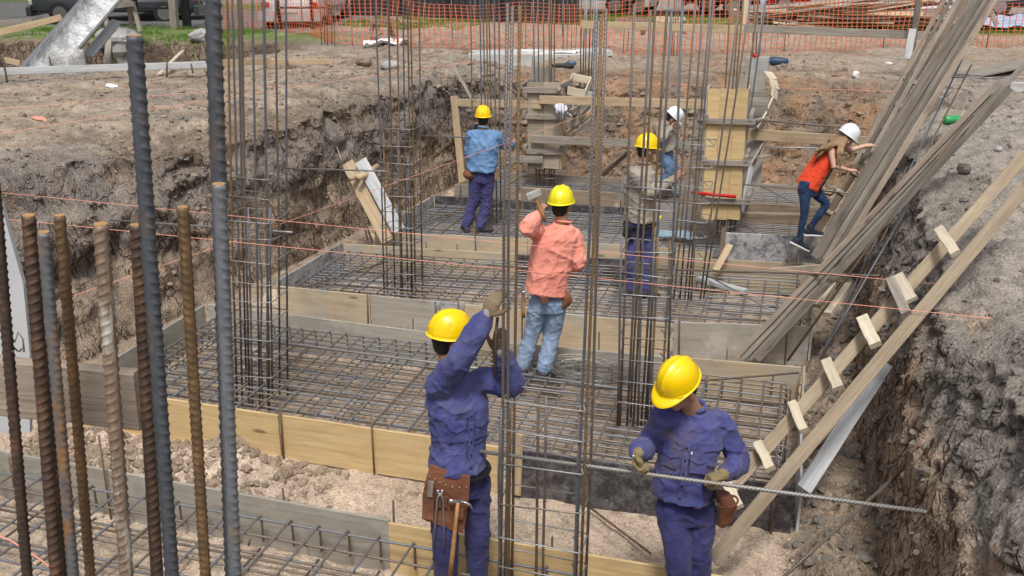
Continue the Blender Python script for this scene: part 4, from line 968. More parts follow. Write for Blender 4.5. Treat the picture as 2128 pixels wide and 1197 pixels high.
# ================================================================== beyond the pit
RI, AW, UPV = _rr.copy(), _hx.copy(), np.array((0, 0, 1.))
def ellipsoid(c, X, Y, Z, n=16, m=10):
    V, F = [], []
    for i in range(m+1):
        a = math.pi*i/m
        for j in range(n):
            b = 2*math.pi*j/n; V.append(c+X*math.sin(a)*math.cos(b)+Y*math.sin(a)*math.sin(b)+Z*math.cos(a))
    for i in range(m):
        for j in range(n):
            j2 = (j+1) % n; F.append([i*n+j, (i+1)*n+j, (i+1)*n+j2, i*n+j2])
    return np.array(V), F
M_ORANGE = plain('orange_plastic', (.74, .19, .09), .5, 0, .05)
M_GALV = marbled('cement_splashed_galvanised_sheet', (.30, .31, .32), (.66, .67, .68), .42, .58, 11)
M_DARKSHEET = plain('dark_sheet', (.035, .038, .042), .6, 0, .2)
def car_paint(name, col): 
    m = plain(name, col, .25, .2, .04); m.node_tree.nodes['Principled BSDF'].inputs['Coat Weight'].default_value = .6; return m
M_GLASS = plain('dark_glass', (.02, .025, .03), .08, 0, .1, 0, 3, .6); M_TYRE = plain('tyre_rubber', (.02, .02, .02), .85, 0, .2); M_LAMP = plain('red_lamp', (.45, .02, .015), .25, 0, .1)
M_CHROME = plain('alloy', (.5, .5, .52), .3, .9, .05); M_LAMPC = plain('clear_lamp', (.65, .65, .62), .15, 0, .05)
def car(label, x, y, rot, col, L=4.2, W=1.72, H=1.45, van=False, cat='car', z=None):
    z = 1.95 if z is None else z
    t = thing('parked_car', label, cat, (x, y, z), 'vehicles parked beyond the site'); M0 = Matrix.Translation((x, y, z)) @ Matrix.Rotation(rot, 4, 'Z'); m = car_paint('paint_'+label.split()[0], col)
    if van: top = [(-.5, .35, .62), (-.49, .75, .95), (-.48, .97, .96), (-.30, 1, 1), (.1, 1, 1), (.30, .97, .97), (.40, .62, .88), (.48, .48, .8), (.5, .3, .7)]
    else: top = [(-.5, .42, .80), (-.47, .62, .90), (-.40, .68, .96), (-.33, .93, .84), (-.18, 1, .80), (.05, .98, .80), (.22, .66, .92), (.38, .60, .94), (.47, .52, .88), (.5, .38, .78)]
    secs = []; n = 14
    V, F = [], []
    for u, h, w in top:
        hh = h*H; belt_ = min(hh, .62*H); 
        for k, (yy, zz) in enumerate([(.40, .20), (.49, .24), (.50, .38), (.50, belt_/H*.92), (.48, belt_/H), (.48-.10*(hh > .7*H), (belt_+(hh-belt_)*.85)/H), (.40-.10*(hh > .7*H), hh/H)]):
            V.append((u*L, yy*W*(w if zz > .5 or abs(u) > .45 else 1), zz*H))
        for k in range(7): q = V[-1-2*k if k else -1]; V.append((q[0], -q[1], q[2]))
    m_ = len(top)
    for i in range(m_-1):
        for j in range(14):
            j2 = (j+1) % 14; F.append([i*14+j, i*14+j2, (i+1)*14+j2, (i+1)*14+j])
    F.append(list(range(14))[::-1]); F.append([(m_-1)*14+j for j in range(14)])
    o = mk('body', np.array(V), F, m, t, M0, True); bv = o.modifiers.new('b', 'BEVEL'); bv.width = .03; bv.segments = 2; bv.limit_method = 'ANGLE'
    def bx(name, c, s, mm, par=t):
        v, f = board_local(s[0], s[1], s[2], 1, 0, 0, min(s)*.2); return mk(name, v, [g[::-1] for g in f], mm, par, M0 @ Matrix.Translation((c[0]-s[0]/2, c[1], c[2])), False)
    for sx in (-.31, .31):
        for sy in (-1, 1):
            c = Vector((sx*L, sy*W*.46, .31))
            v, f, uv = tube_data([(0, -.1, 0), (0, -.09, 0), (0, .09, 0), (0, .1, 0)], [.27, .31, .31, .27], 20); w_ = mk('wheel', v, f, M_TYRE, t, M0 @ Matrix.Translation(c), True)
            v, f, uv = tube_data([(0, -.105, 0), (0, .105, 0)], .19, 14); mk('rim', v, f, M_CHROME, w_, M0 @ Matrix.Translation(c), False)
    bx('rear_bumper', (-.5*L+.0, 0, .38), (.14, W*.94, .26), m); bx('front_bumper', (.5*L, 0, .36), (.14, W*.94, .26), m)
    bx('number_plate', (-.5*L-.08, 0, .52 if not van else .5), (.02, .42, .11), C_SOLE_EARLY)
    for sy in (-1, 1):
        bx('tail_lamp', (-.495*L, sy*W*.36, .66 if not van else .9), (.08, .20, .12), M_LAMP); bx('headlamp', (.488*L, sy*W*.36, .60), (.10, .26, .14), M_LAMPC)
        bx('side_window', (-.03*L, sy*W*(.44 if not van else .475), H*.77), (L*.42, .03, H*.2), M_GLASS)
        bx('door_seam', (.02*L, sy*W*.502, H*.42), (.012, .012, H*.38), M_BLACK)
    bx('rear_window', (-.44*L if not van else -.487*L, 0, H*.80), (.04, W*.62, H*.2), M_GLASS)
    return t
C_SOLE_EARLY = plain('pale_plate', (.62, .62, .58), .6, 0, .05)
def atc(x, y, z=1.95): p = gz(x, y, z); return p[0], p[1]
x, y = atc(120, 45); car('dark grey estate car with a red tail lamp behind the black mesh fence', -18.9, 24.6, R(200), (.07, .08, .095), 4.6, 1.8, 1.6)
car('red car seen between the black fence posts, pale number plate', -19.4, 27.4, R(115), (.22, .010, .018), 4.0, 1.7, 1.5)
car('silver car seen from behind through the orange net', -13.35, 25.3, R(105), (.60, .61, .63), 4.2, 1.72, 1.5)
car('long silver vehicle behind the site, its wheel arch above the concrete slab', -7.4, 32.2, R(180), (.45, .48, .52), 5.2, 1.9, 2.2, True, 'van')
car('pale blue-grey van behind the net right of centre', -3.6, 32.4, R(180), (.40, .47, .56), 4.6, 1.9, 2.4, True, 'van')
car('red hatchback parked on the grass right of centre', -1.9, 33.9, R(180), (.42, .01, .018), 3.9, 1.65, 1.4)
car('dark car beyond the net at the far right', 7.2, 34.5, R(170), (.03, .03, .045), 4.4, 1.75, 1.45)
def wall_dark():
    a = gz(742, 62, 1.95); t = thing('corrugated_fence', 'long dark corrugated fence behind the orange net', 'fence', (-9.5, 27.6, 1.9))
    for i in range(9):
        x0 = -13.2+i*.78; V, F = [], []
        for k in range(17):
            xx = x0+.76*k/16; yy = 27.9+.025*math.sin(k*math.pi/2)
            V += [(xx, yy, 1.95), (xx, yy, 4.2), (xx, yy+.012, 1.95), (xx, yy+.012, 4.2)]
        for k in range(16): F += [[4*k, 4*k+4, 4*k+5, 4*k+1], [4*k+2, 4*k+3, 4*k+7, 4*k+6], [4*k+1, 4*k+5, 4*k+7, 4*k+3]]
        mk('sheet', np.array(V), F, M_DARKSHEET, t, None, False)
        if i % 2 == 0: board('post', (x0, 27.82, 1.8), (x0, 27.82, 4.3), .09, .09, SX, M_BLACK, t)
wall_dark()
# orange safety net
def net():
    base = [gz(*p, 1.92) for p in ((455, 72), (600, 78), (700, 97), (850, 105), (1000, 107), (1210, 109), (1300, 112), (1500, 110), (1700, 107), (1900, 100), (2180, 101))]
    t = thing('safety_net', 'orange plastic safety net stretched along the far side of the site', 'net fence', tuple(base[4]))
    B = np.array([b[:2] for b in base]); seg = np.concatenate(([0], np.cumsum(np.linalg.norm(np.diff(B, axis=0), axis=1)))); L = seg[-1]
    def at(s, h):
        x = np.interp(s, seg, B[:, 0]); y = np.interp(s, seg, B[:, 1]); n = float(vnoise(np.array(s*.6), np.array(h*1.5), np.array(0.)))
        top = 1.12+.10*math.sin(s*.55)-.10*abs(math.sin(s*1.05)); sag = float(vnoise(np.array(s*1.7), np.array(3.), np.array(h)))
        return np.array((x+.07*h*math.sin(s*2.2)+.02*n, y+.06*n*2, 1.93+h*top+.02*sag))
    A = Acc(); m = 13
    for i in range(int(L/.125)): A.tube([at(i*.125, k/m) for k in range(m+1)], .0085, 4)
    A.make('net_uprights', M_ORANGE, t).__setitem__('kind', 'stuff')
    A = Acc()
    for k in range(m+1): A.tube([at(i*.16, k/m) for i in range(int(L/.16)+1)], .0045, 3)
    A.make('net_strands', M_ORANGE, t).__setitem__('kind', 'stuff')
    for s in np.arange(.4, L, 2.4): p = at(s, 0); tube('post', [p+np.array((0, .06, -.3)), p+np.array((0, .06, .5)), p+np.array((0, .06, 1.25))], .012, M_DARKW, t, 6)
net()
# black mesh fence at the far left
def mesh_fence():
    t = thing('mesh_fence', 'black wire mesh fence with dark posts at the far left', 'fence', (-17, 22, 1.9)); Y = 22.3
    A = Acc()
    for k in range(150):
        for s in (1, -1):
            x0 = -23+k*.065*1.0
            a, b = (x0, x0+s*2.0); 
            A.tube([(a, Y, 2.05), ((a+b)/2, Y+.004*s, 3.05), (b, Y, 4.05)], .004, 3)
    A.make('wire_mesh', M_BLACK, t).__setitem__('kind', 'stuff')
    for x in (290, 392): p = gz(x, 80, 1.95); p = gy(x, 80, Y); board('post', (p[0], Y, 1.9), (p[0], Y, 4.2), .10 if x < 300 else .22, .08, SX, M_BLACK, t)
    board('post', (-22.6, Y, 1.9), (-22.6, Y, 4.2), .1, .08, SX, M_BLACK, t)
    a, b = gy(250, 17, Y), gy(400, 17, Y); board('rail', a, b, .05, .05, UP, M_BLACK, t); board('rail', (-23, Y, 2.08), (gy(290, 80, Y)[0], Y, 2.08), .05, .05, UP, M_BLACK, t)
    a, b = gy(582, 16, 22.8), gy(690, 16, 22.8); board('rail', a, b, .05, .05, UP, M_BLACK, t)
    for x in (582, 650): p = gy(x, 60, 22.8); board('post', (p[0], 22.8, 1.9), (p[0], 22.8, 4.0), .08, .06, SX, M_BLACK, t)
mesh_fence()
plank('grey wooden post standing among weeds in front of the red car', ('y', 364, 68, 22.0), ('y', 358, -20, 22.0), .20, .12, M_OLD, SX, 'post', 'post')
# chute of half pipes
def chute():
    a, b = gy(52, 182, 14.3), gy(238, -30, 17.8); d = nrm(b-a); t = thing('metal_chute', 'long galvanised half-pipe chute splashed with cement, sloping into the trench', 'chute', tuple(a))
    view = nrm(np.array((0, 0, EYE))-a); up = nrm(view*.55+UPV*.8-d*((view*.55+UPV*.8)@d)); S = nrm(np.cross(d, up)); L = np.linalg.norm(b-a); r = .27
    cuts = [(0, .30), (.27, .62), (.59, 1.0)]
    for i, (u0, u1) in enumerate(cuts):
        V, F = [], []; n = 18; rr = r*(1+.035*i)
        for u in np.linspace(u0, u1, 6):
            for q_ in (0, .02):
                for k in range(n+1):
                    th = math.pi*(k/n); V.append(a+d*L*u+S*(rr+q_)*math.cos(th)-up*(rr+q_)*math.sin(th)+up*.02*i)
        m = n+1
        for s_ in range(5):
            for k in range(n):
                p0 = s_*2*m+k; p1 = (s_+1)*2*m+k; F.append([p0, p0+1, p1+1, p1]); F.append([p0+m, p1+m, p1+m+1, p0+m+1])
            for k in (0, n): p0 = s_*2*m+k; p1 = (s_+1)*2*m+k; F.append([p0, p1, p1+m, p0+m])
        for s_ in (0, 5):
            for k in range(n): p0 = s_*2*m+k; F.append([p0, p0+1, p0+1+m, p0+m])
        V = np.array(V); mk('half_pipe', V-V[0], F, M_GALV, t, Matrix.Translation(Vector(V[0])), False)
    for s_ in (-1, 1): board('rim_strip', a+S*s_*(r+.03)+up*.02, b+S*s_*(r+.05)+up*.03, .05, .03, S, M_CHROME, t)
    c0, c1 = a+d*L*.50-up*.46+S*.25, a+d*L*.86-up*.46+S*.25
    board('support_board', c0, c1, .20, .05, S, M_BLUEW, t)
chute()
def pipe_piece():
    c = gy(143, 160, 14.2); V, F = [], []; n = 26; t_ = .02; r = .30
    for q_ in (0, t_):
        for z in (0, .42):
            for k in range(n+1):
                a = R(-60)+R(310)*k/n; V.append((c[0]+(r-q_)*math.cos(a), c[1]+(r-q_)*math.sin(a), c[2]-.05+z*1.1+.04*math.sin(a)))
    m = n+1
    for k in range(n):
        F += [[k, k+1, k+1+m, k+m], [2*m+k, 3*m+k, 3*m+k+1, 2*m+k+1], [m+k, m+k+1, 3*m+k+1, 3*m+k]]
    for k in (0, n): F.append([k, k+m, k+3*m, k+2*m])
    tag(mk('pipe_piece', np.array(V), F, marbled('weathered_pipe', (.20, .20, .20), (.52, .52, .51), .42, .62, 9), None, None, True), 'short open piece of large grey pipe standing beside the foot of the chute', 'pipe')
pipe_piece()
plank('long grey plank level along the near edge of the old trench', ('y', -20, 149, 12.9), ('y', 432, 134, 15.0), .115, .03, M_BLUEW)
plank('light plank carrying on from the long grey plank to the right', ('y', 428, 133, 15.0), ('y', 560, 126, 16.2), .12, .03, M_PINE)
plank('last short light plank of the row along the old trench', ('y', 540, 130, 16.2), ('y', 690, 128, 17.2), .10, .03, M_PINE)
for lab, x0, y0, x1, y1, Y in (('rusty stake at the left end of the long grey plank', 15, 172, 5, 112, 12.8), ('thin stake where the long grey plank meets the white board', 347, 160, 347, 130, 14.5), ('thin stake at the right end of the long grey plank', 401, 152, 397, 132, 14.7), ('thin leaning stake in front of the last light plank', 600, 138, 594, 118, 16.3)):
    rod(lab, gy(x0, y0, Y), gy(x1, y1, Y), .016, M_BARR, 'stake', 'ground_stake')
plank('white board leaning in the trench behind the long plank', ('y', 328, 157, 14.9), ('y', 378, 107, 15.6), .12, .03, M_PALE, (1, 0, .5))
plank('grey board leaning upright against the cement-covered trench side', ('y', 222, 166, 17.0), ('y', 226, 84, 18.4), .14, .04, M_OLD, SX)
plank('upper of two long boards laid on the grass at the far left', ('y', -20, 50, 19.0), ('y', 66, 44, 19.6), .14, .03, M_OLD)
plank('long light board sloping up towards the chute at the far left', ('y', -20, 72, 18.3), ('y', 128, 36, 19.2), .14, .03, M_PINE)
plank('short light board behind the foot of the chute', ('y', 6, 124, 17.2), ('y', 42, 131, 17.2), .12, .03, M_PINE)
def trestle(label, top, legs, Y, m=M_OLD, name='trestle', cat='trestle', w=.09):
    b = gy(legs[0][0], legs[0][1], Y); t = thing(name, label, cat, tuple(b))
    for i, (x0, y0, x1, y1) in enumerate(top): board('top_board', gy(x0, y0, Y), gy(x1, y1, Y), w, .05, UP, m, t)
    for i, (x0, y0, x1, y1) in enumerate(legs): board('leg', gy(x0, y0, Y+(.4 if i % 2 else 0)), gy(x1, y1, Y+.12), w, .05, SX, m, t)
trestle('rough grey trestle beside the top of the chute', [(220, 15, 280, 8), (222, 4, 270, 0)], [(226, 68, 214, 14), (275, 68, 268, 8), (292, 66, 276, 8), (218, 66, 206, 30)], 19.3, M_OLD, w=.10)
trestle('reddish trestle standing just behind the net left of centre', [(768, 44, 812, 43)], [(764, 96, 776, 44), (818, 76, 806, 44), (790, 72, 778, 46)], 21.6, M_BRWN, w=.10)
trestle('pale grey trestle behind the net, right of centre', [(1280, 42, 1345, 42), (1290, 78, 1430, 80)], [(1284, 98, 1284, 42), (1337, 98, 1336, 42), (1366, 100, 1364, 44), (1420, 102, 1420, 42)], 24.0, M_OLD, w=.12)
trestle('pale board frame beside the red hatchback', [(1362, 40, 1424, 41)], [(1545, 54, 1552, -10), (1520, 48, 1530, 20)], 25.5, M_PALE, w=.14)
trestle('grey frame with crossed legs at the far right by the blue sheet', [(2040, 4, 2128, -6)], [(2072, 52, 2050, 6), (1955, 40, 1960, -12), (1995, 30, 2006, -12)], 27.5, M_OLD, w=.12)
# timber pile
def pile():
    q = np.random.RandomState(9); t = thing('timber_pile', 'untidy pile of used boards behind the net on the right', 'timber pile', tuple(gz(1760, 52, 1.95)))
    for i in range(58):
        lay = i/58; x = q.uniform(1660, 1880); y = 54-48*lay+q.uniform(-3, 3); Y = 28.3+q.uniform(-.8, .8); c = gy(x, y, Y); c[2] = max(c[2], 2.0)
        l = q.uniform(1.2, 4.6)/2; a = q.normal(0, .22); ti = q.normal(0, .05)+(.12 if lay > .5 else 0)
        d = np.array((math.cos(a), math.sin(a)*.6, ti)); m = [M_PALE, M_OLD, M_OLD, M_PINE, M_BRWN, M_BLUEW][q.randint(6)]
        board('plank', c-d*l, c+d*l, q.uniform(.08, .2), .035, (q.normal(0, .5), 1, q.normal(0, .5)), m, t)
pile()
def sheet(label, px, z, mat, name, cat, amp=.06, seed=0, res=14, th=.01):
    P = [gz(x, y, z) for x, y in px]; V, F = [], []
    for i in range(res):
        for j in range(res):
            u, v = i/(res-1), j/(res-1); p = P[0]*(1-u)*(1-v)+P[1]*u*(1-v)+P[2]*u*v+P[3]*(1-u)*v
            g_ = ground_z(p[0], p[1]); V.append((p[0], p[1], max(z, g_+.01)+amp*(abs(float(vnoise(np.array(u*5+seed), np.array(v*5), np.array(0.))))+.5*abs(float(vnoise(np.array(u*11+seed), np.array(v*11), np.array(4.)))))))
    for i in range(res-1):
        for j in range(res-1): F.append([i*res+j, (i+1)*res+j, (i+1)*res+j+1, i*res+j+1])
    V = np.array(V); o = mk(name, V-V[0], F, mat, None, Matrix.Translation(Vector(V[0])), False); s_ = o.modifiers.new('s', 'SOLIDIFY'); s_.thickness = th
    return tag(o, label, cat)
sheet('pale blue plastic sheet lying on the grass at the far right', [(1962, 62), (2150, 60), (2150, 38), (1985, 40)], 2.0, plain('blue_sheet', (.36, .46, .62), .5, 0, .1), 'plastic_sheet', 'sheet', .15)
# concrete slab and odds and ends
V = [gz(975, 134, 1.9), gz(1210, 126, 1.9), gz(1490, 108, 1.9), gz(1060, 104, 1.9)]
t = thing('concrete_slab', 'low pale concrete slab beyond the pit, left of centre', 'slab', tuple(V[0]))
M_CONL = plain('pale_concrete', (.46, .46, .455), .9, 0, .18, .5, 5)
board('slab_edge', gz(975, 126, 1.98)+UPV*.0, gz(1105, 126, 1.98), .26, .30, UP, M_CONL, t, 0, .006)
board('slab_edge', gz(1105, 122, 1.95), gz(1212, 120, 1.95), .16, .25, UP, M_CONL, t, 0, .006)
board('slab_top', gz(985, 113, 2.02), gz(1260, 108, 1.98), .7, .10, (0, 1, 0), M_CONL, t, 0, .01)
sheet('rumpled white plastic lying on the slab', [(1070, 114), (1190, 112), (1210, 108), (1090, 108)], 2.02, M_WHITE, 'white_plastic', 'plastic', .05, 3)
sheet('crumpled white sacks lying at the foot of the net left of centre', [(755, 103), (850, 101), (850, 94), (760, 95)], 1.95, M_WHITE, 'white_sacks', 'sacks', .16, 5)
sheet('flat white scrap of paper on the left ground', [(220, 189), (246, 190), (246, 186), (224, 185)], 1.9, M_WHITE, 'paper_scrap', 'paper', .01, 6, 6)
sheet('small pinkish rag on the left ground by the pink line', [(70, 271), (102, 274), (96, 267), (74, 265)], 1.8, plain('pink_rag', (.60, .28, .20), .8, 0, .1), 'rag', 'rag', .02, 7, 6)
def lump(label, px, r, mat, name='stone', cat='stone', seed=0, sq=(1, 1, .75), rough=.18):
    p = on_ray(*px); V, F = ellipsoid(np.zeros(3), np.array((r*sq[0], 0, 0)), np.array((0, r*sq[1], 0)), np.array((0, 0, r*sq[2])), 14, 9)
    V = np.array(V); d = fbm(V[:, 0]/r*1.3+seed, V[:, 1]/r*1.3, V[:, 2]/r*1.3, 3); V = V*(1+rough*d[:, None])
    return tag(mk(name, V, [f[::-1] for f in F], mat, None, Matrix.Translation(Vector(p+UPV*r*sq[2]*.6)), False), label, cat)
lump('rounded brown boulder on the ground beyond the pit, left of the second cage', (755, 134), .16, M_ROCK, seed=1)
lump('grey flat stone beside the rounded boulder', (812, 143), .17, M_CONC, seed=2, sq=(1.2, 1, .6))
lump('lump of spilt grey concrete at the trench edge under the trestle', (248, 92), .42, M_CONC, 'concrete_lump', 'concrete', 3, (1.3, 1, .6), .35)
lump('second lump of grey concrete running down the trench side', (262, 125), .40, M_CONC, 'concrete_lump', 'concrete', 4, (.8, .8, 1.3), .35)
lump('third lump of grey concrete right of the black fence post', (414, 84), .20, M_CONC, 'concrete_lump', 'concrete', 5, (1.2, 1, .8), .3)
lump('crumpled white cup lying on the top of the back slope', (1778, 160), .065, M_WHITE, 'crumpled_cup', 'cup', 6, (1, 1, 1), .3)
lump('tiny white scrap near the weathered post on the back slope', (1846, 133), .05, M_WHITE, 'paper_scrap', 'paper', 7, (1.4, 1, .5), .4)
lump('dark stone on the grey right-hand ground', (2002, 357), .07, M_ROCKD, seed=8); lump('pale stone on the grey right-hand ground above the dark one', (2074, 314), .045, M_CONC, seed=9)
lump('big brown clod of earth against the yellow plywood', (506, 925), .13, M_ROCK, 'earth_clod', 'clod', 10, (1, .8, .8), .35)
lump('second brown clod standing left of the big one against the yellow plywood', (435, 905), .12, M_ROCK, 'earth_clod', 'clod', 11, (1, .7, 1.1), .45)
p = on_ray(1980, 256); V, F, uv = tube_data([(-.13, 0, 0), (-.12, 0, 0), (-.03, 0, 0), (.0, 0, 0), (.04, 0, 0), (.10, 0, 0), (.115, 0, 0), (.135, 0, 0), (.15, 0, 0)], [.03, .05, .052, .042, .052, .046, .02, .018, .018], 12)
M_GRN = plain('green_plastic', (.05, .50, .16), .25, 0, .2); M_GRN.node_tree.nodes['Principled BSDF'].inputs['Transmission Weight'].default_value = .35
tag(mk('plastic_bottle', V, F, M_GRN, None, Matrix.Translation(Vector(p+UPV*.05)) @ Matrix.Rotation(R(25), 4, 'Z'), True), 'crushed green plastic bottle on the grey right-hand ground', 'bottle')
p = on_ray(1608, 135); V, F, uv = tube_data([(-.26, 0, 0), (-.24, 0, 0), (.1, 0, 0), (.24, 0, 0), (.27, 0, 0)], [.05, .085, .085, .06, .03], 10)
tag(mk('blue_case', V, F, plain('dark_blue_plastic', (.025, .06, .12), .5), None, Matrix.Translation(Vector(p+UPV*.07)), True), 'dark blue plastic case lying by the concrete block', 'case')
p = gy(1569, 122, 18.3); V, F, uv = tube_data([(0, 0, 0), (0, 0, .05), (0, 0, .09)], [.05, .05, .045], 10); tag(mk('drinks_can', V, F, M_LAMP, None, Matrix.Translation(Vector(p)), True), 'small red and white can on the concrete block', 'can')
lump('dark rag lying on the ground beyond the grey column form', (1172, 139), .13, M_DARKSHEET, 'dark_rag', 'rag', 12, (1.6, .6, .35), .4)
lump('crumpled blue-grey glove beside the dark rag', (1188, 135), .09, plain('blue_grey_rag', (.10, .16, .22), .8), 'glove', 'glove', 13, (1.2, .8, .7), .5)
plank('wide grey board lying on the right-hand ground by the thin bars', ('z', 2010, 156, 1.98), ('z', 2150, 126, 2.0), .50, .03, M_OLD, (0, 1, 0))
for i, (a, b) in enumerate((((1968, 159), (2128, 164)), ((1985, 156), (2110, 169)), ((1990, 165), (2100, 158)))):
    rod(['lowest', 'middle', 'uppermost'][i]+' of three thin bars lying on the right-hand ground', gz(*a, 1.97), gz(*b, 1.97), .008, M_TIE)
block('small pale block at the right edge on the far ground', (2118, 175), .25, .2, .13, 17.5, M_CONL, sink=.05)
# coil of wire and blue net cloth
A = Acc(); q = np.random.RandomState(2); c = gz(1225, 772, .38)
for k in range(16):
    r = .20+.03*q.normal(); e = q.uniform(.75, 1.1); o_ = q.normal(0, .012, 3)
    A.tube([c+o_+np.array((r*1.9*math.cos(a), r*e*math.sin(a), .03+.03*math.sin(a*2+k))) for a in np.linspace(0, 6.283, 26)[:-1]], .0028, 4, True)
tag(A.make('wire_coil', M_TIE), 'loose coil of tie wire lying on the second footing mat', 'wire coil')
sheet('blue-grey rag lying on the fourth footing behind the man in beige-grey', [(1368, 492), (1450, 500), (1440, 484), (1372, 482)], .40, plain('blue_grey_cloth', (.20, .30, .36), .9, 0, .2), 'blue_rag', 'rag', .04, 8, 10)
def hanging_cloth():
    V, F = [], []; nx, ny = 9, 14
    for j in range(ny):
        for i in range(nx):
            u, v = i/(nx-1), j/(ny-1); x = 1151+26*u+5*v*math.sin(j*.5+i)+6*(v); y = 219+32*v*(1 if 2 < i < 6 else .75)-5*math.sin(u*3.1); p = gy(x, y, 14.86-.05*math.sin(i*1.4+j*.6)-.06*math.sin(v*3)); V.append(p)
    for j in range(ny-1):
        for i in range(nx-1): F.append([j*nx+i, (j+1)*nx+i, (j+1)*nx+i+1, j*nx+i+1])
    m, nt_, b = newmat('striped_cloth'); g = G(nt_); o = g.obj(False); w = g.n('ShaderNodeTexWave'); w.inputs['Scale'].default_value = 9; w.inputs['Distortion'].default_value = 1.5; g.L(o, w.inputs['Vector'])
    g.L(g.mix(g.ramp(w.outputs['Fac'], [(.25, 1.), (.4, 0.)]), (.78, .78, .80), (.22, .24, .38)), b.inputs['Base Color']); b.inputs['Roughness'].default_value = .9
    V = np.array(V); o = mk('hanging_cloth', V-V[0], F, m, None, Matrix.Translation(Vector(V[0])), True); s_ = o.modifiers.new('s', 'SOLIDIFY'); s_.thickness = .012
    tag(o, 'white cloth with blue stripes hung over the batten of the grey column form', 'cloth')
hanging_cloth()
# ================================================================== people
RI, AW, UPV = _rr.copy(), _hx.copy(), np.array((0, 0, 1.))
def vec(r, a, u): return nrm(RI*r+AW*a+UPV*u)
def capsule(P, r, n=12):
    P = [np.asarray(p, float) for p in P]; r = list(r)
    d0, d1 = nrm(P[0]-P[1]), nrm(P[-1]-P[-2]); a, b = [], []
    for q in (1.35, .95, .5):
        a.append((P[0]+d0*r[0]*math.sin(q), r[0]*math.cos(q))); b.append((P[-1]+d1*r[-1]*math.sin(q), r[-1]*math.cos(q)))
    PP = [x[0] for x in a]+P+[x[0] for x in b[::-1]]; RR = [x[1] for x in a]+r+[x[1] for x in b[::-1]]
    return tube_data(PP, RR, n)[:2]
def smoothpath(P, r, k=5):
    P = np.array(P, float); r = np.array(r, float); n = len(P); o, q = [], []
    for i in range(n-1):
        p0, p1, p2, p3 = P[max(0, i-1)], P[i], P[i+1], P[min(n-1, i+2)]
        for t in np.arange(k)/k:
            o.append(.5*((2*p1)+(-p0+p2)*t+(2*p0-5*p1+4*p2-p3)*t*t+(-p0+3*p1-3*p2+p3)*t**3)); q.append(r[i]*(1-t)+r[i+1]*t)
    o.append(P[-1]); q.append(r[-1]); return o, q
def ellipsoid(c, X, Y, Z, n=16, m=10):
    V, F = [], []
    for i in range(m+1):
        a = math.pi*i/m
        for j in range(n):
            b = 2*math.pi*j/n; V.append(c+X*math.sin(a)*math.cos(b)+Y*math.sin(a)*math.sin(b)+Z*math.cos(a))
    for i in range(m):
        for j in range(n):
            j2 = (j+1) % n; F.append([i*n+j, (i+1)*n+j, (i+1)*n+j2, i*n+j2])
    return np.array(V), F
def loft(sec, n=28, ex=2.4):
    V, F = [], []; m = len(sec)
    for c, A, B in sec:
        for j in range(n):
            a = 2*math.pi*j/n; ca, sa = math.cos(a), math.sin(a)
            V.append(c+A*math.copysign(abs(ca)**(2/ex), ca)+B*math.copysign(abs(sa)**(2/ex), sa))
    for i in range(m-1):
        for j in range(n):
            j2 = (j+1) % n; F.append([i*n+j, i*n+j2, (i+1)*n+j2, (i+1)*n+j])
    F.append(list(range(n))[::-1]); F.append([(m-1)*n+j for j in range(n)]); return np.array(V), F
def fuse(name, shapes, voxel, mat, parent, smooth=4, wrinkle=0, wfreq=5, seed=0, fit=None):
    V, F, k = [], [], 0
    for v, f in shapes: V.append(v); F += [[i+k for i in g] for g in f]; k += len(v)
    V = np.concatenate(V); O = V.mean(0)
    me = bpy.data.meshes.new(name); me.from_pydata((V-O).tolist(), [], F)
    import bmesh
    bm = bmesh.new(); bm.from_mesh(me); bmesh.ops.recalc_face_normals(bm, faces=bm.faces); bm.to_mesh(me); bm.free()
    o = bpy.data.objects.new(name, me); COL.objects.link(o)
    r = o.modifiers.new('r', 'REMESH'); r.mode = 'VOXEL'; r.voxel_size = voxel
    if smooth: s = o.modifiers.new('s', 'SMOOTH'); s.factor = .5; s.iterations = smooth
    dg = bpy.context.evaluated_depsgraph_get(); dg.update(); m2 = bpy.data.meshes.new_from_object(o.evaluated_get(dg))
    bpy.data.objects.remove(o); bpy.data.meshes.remove(me)
    n = len(m2.vertices); co = np.empty(n*3, np.float32); m2.vertices.foreach_get('co', co); co = co.reshape(-1, 3).astype(float)
    if wrinkle:
        no = np.empty(n*3, np.float32); m2.vertices.foreach_get('normal', no); no = no.reshape(-1, 3)
        x, y, z = (co+O+seed*3.7).T; f = wfreq
        wx = vnoise(x*3, y*3, z*3)*.9; wy = vnoise(x*3+7, y*3, z*3)*.9; a = 1-np.abs(vnoise(x*f+wx, y*f+wy, (z+.5*x)*f*1.4+wx)); b = 1-np.abs(vnoise(x*f*1.9+wy, y*f*1.9, (z-.6*x)*f*2.3+5+wx))
        d = wrinkle*((a**7-.25)*1.0+(b**7-.25)*.65+.6*vnoise(x*4, y*4, z*4))
        co = co+no*d[:, None]
    m2.vertices.foreach_set('co', co.astype(np.float32).ravel()); m2.polygons.foreach_set('use_smooth', [True]*len(m2.polygons)); m2.name = name
    m2.materials.clear(); m2.materials.append(mat); m2.update()
    c = bpy.data.objects.new(name, m2); _place(c, Matrix.Translation(Vector(O)), parent); return c
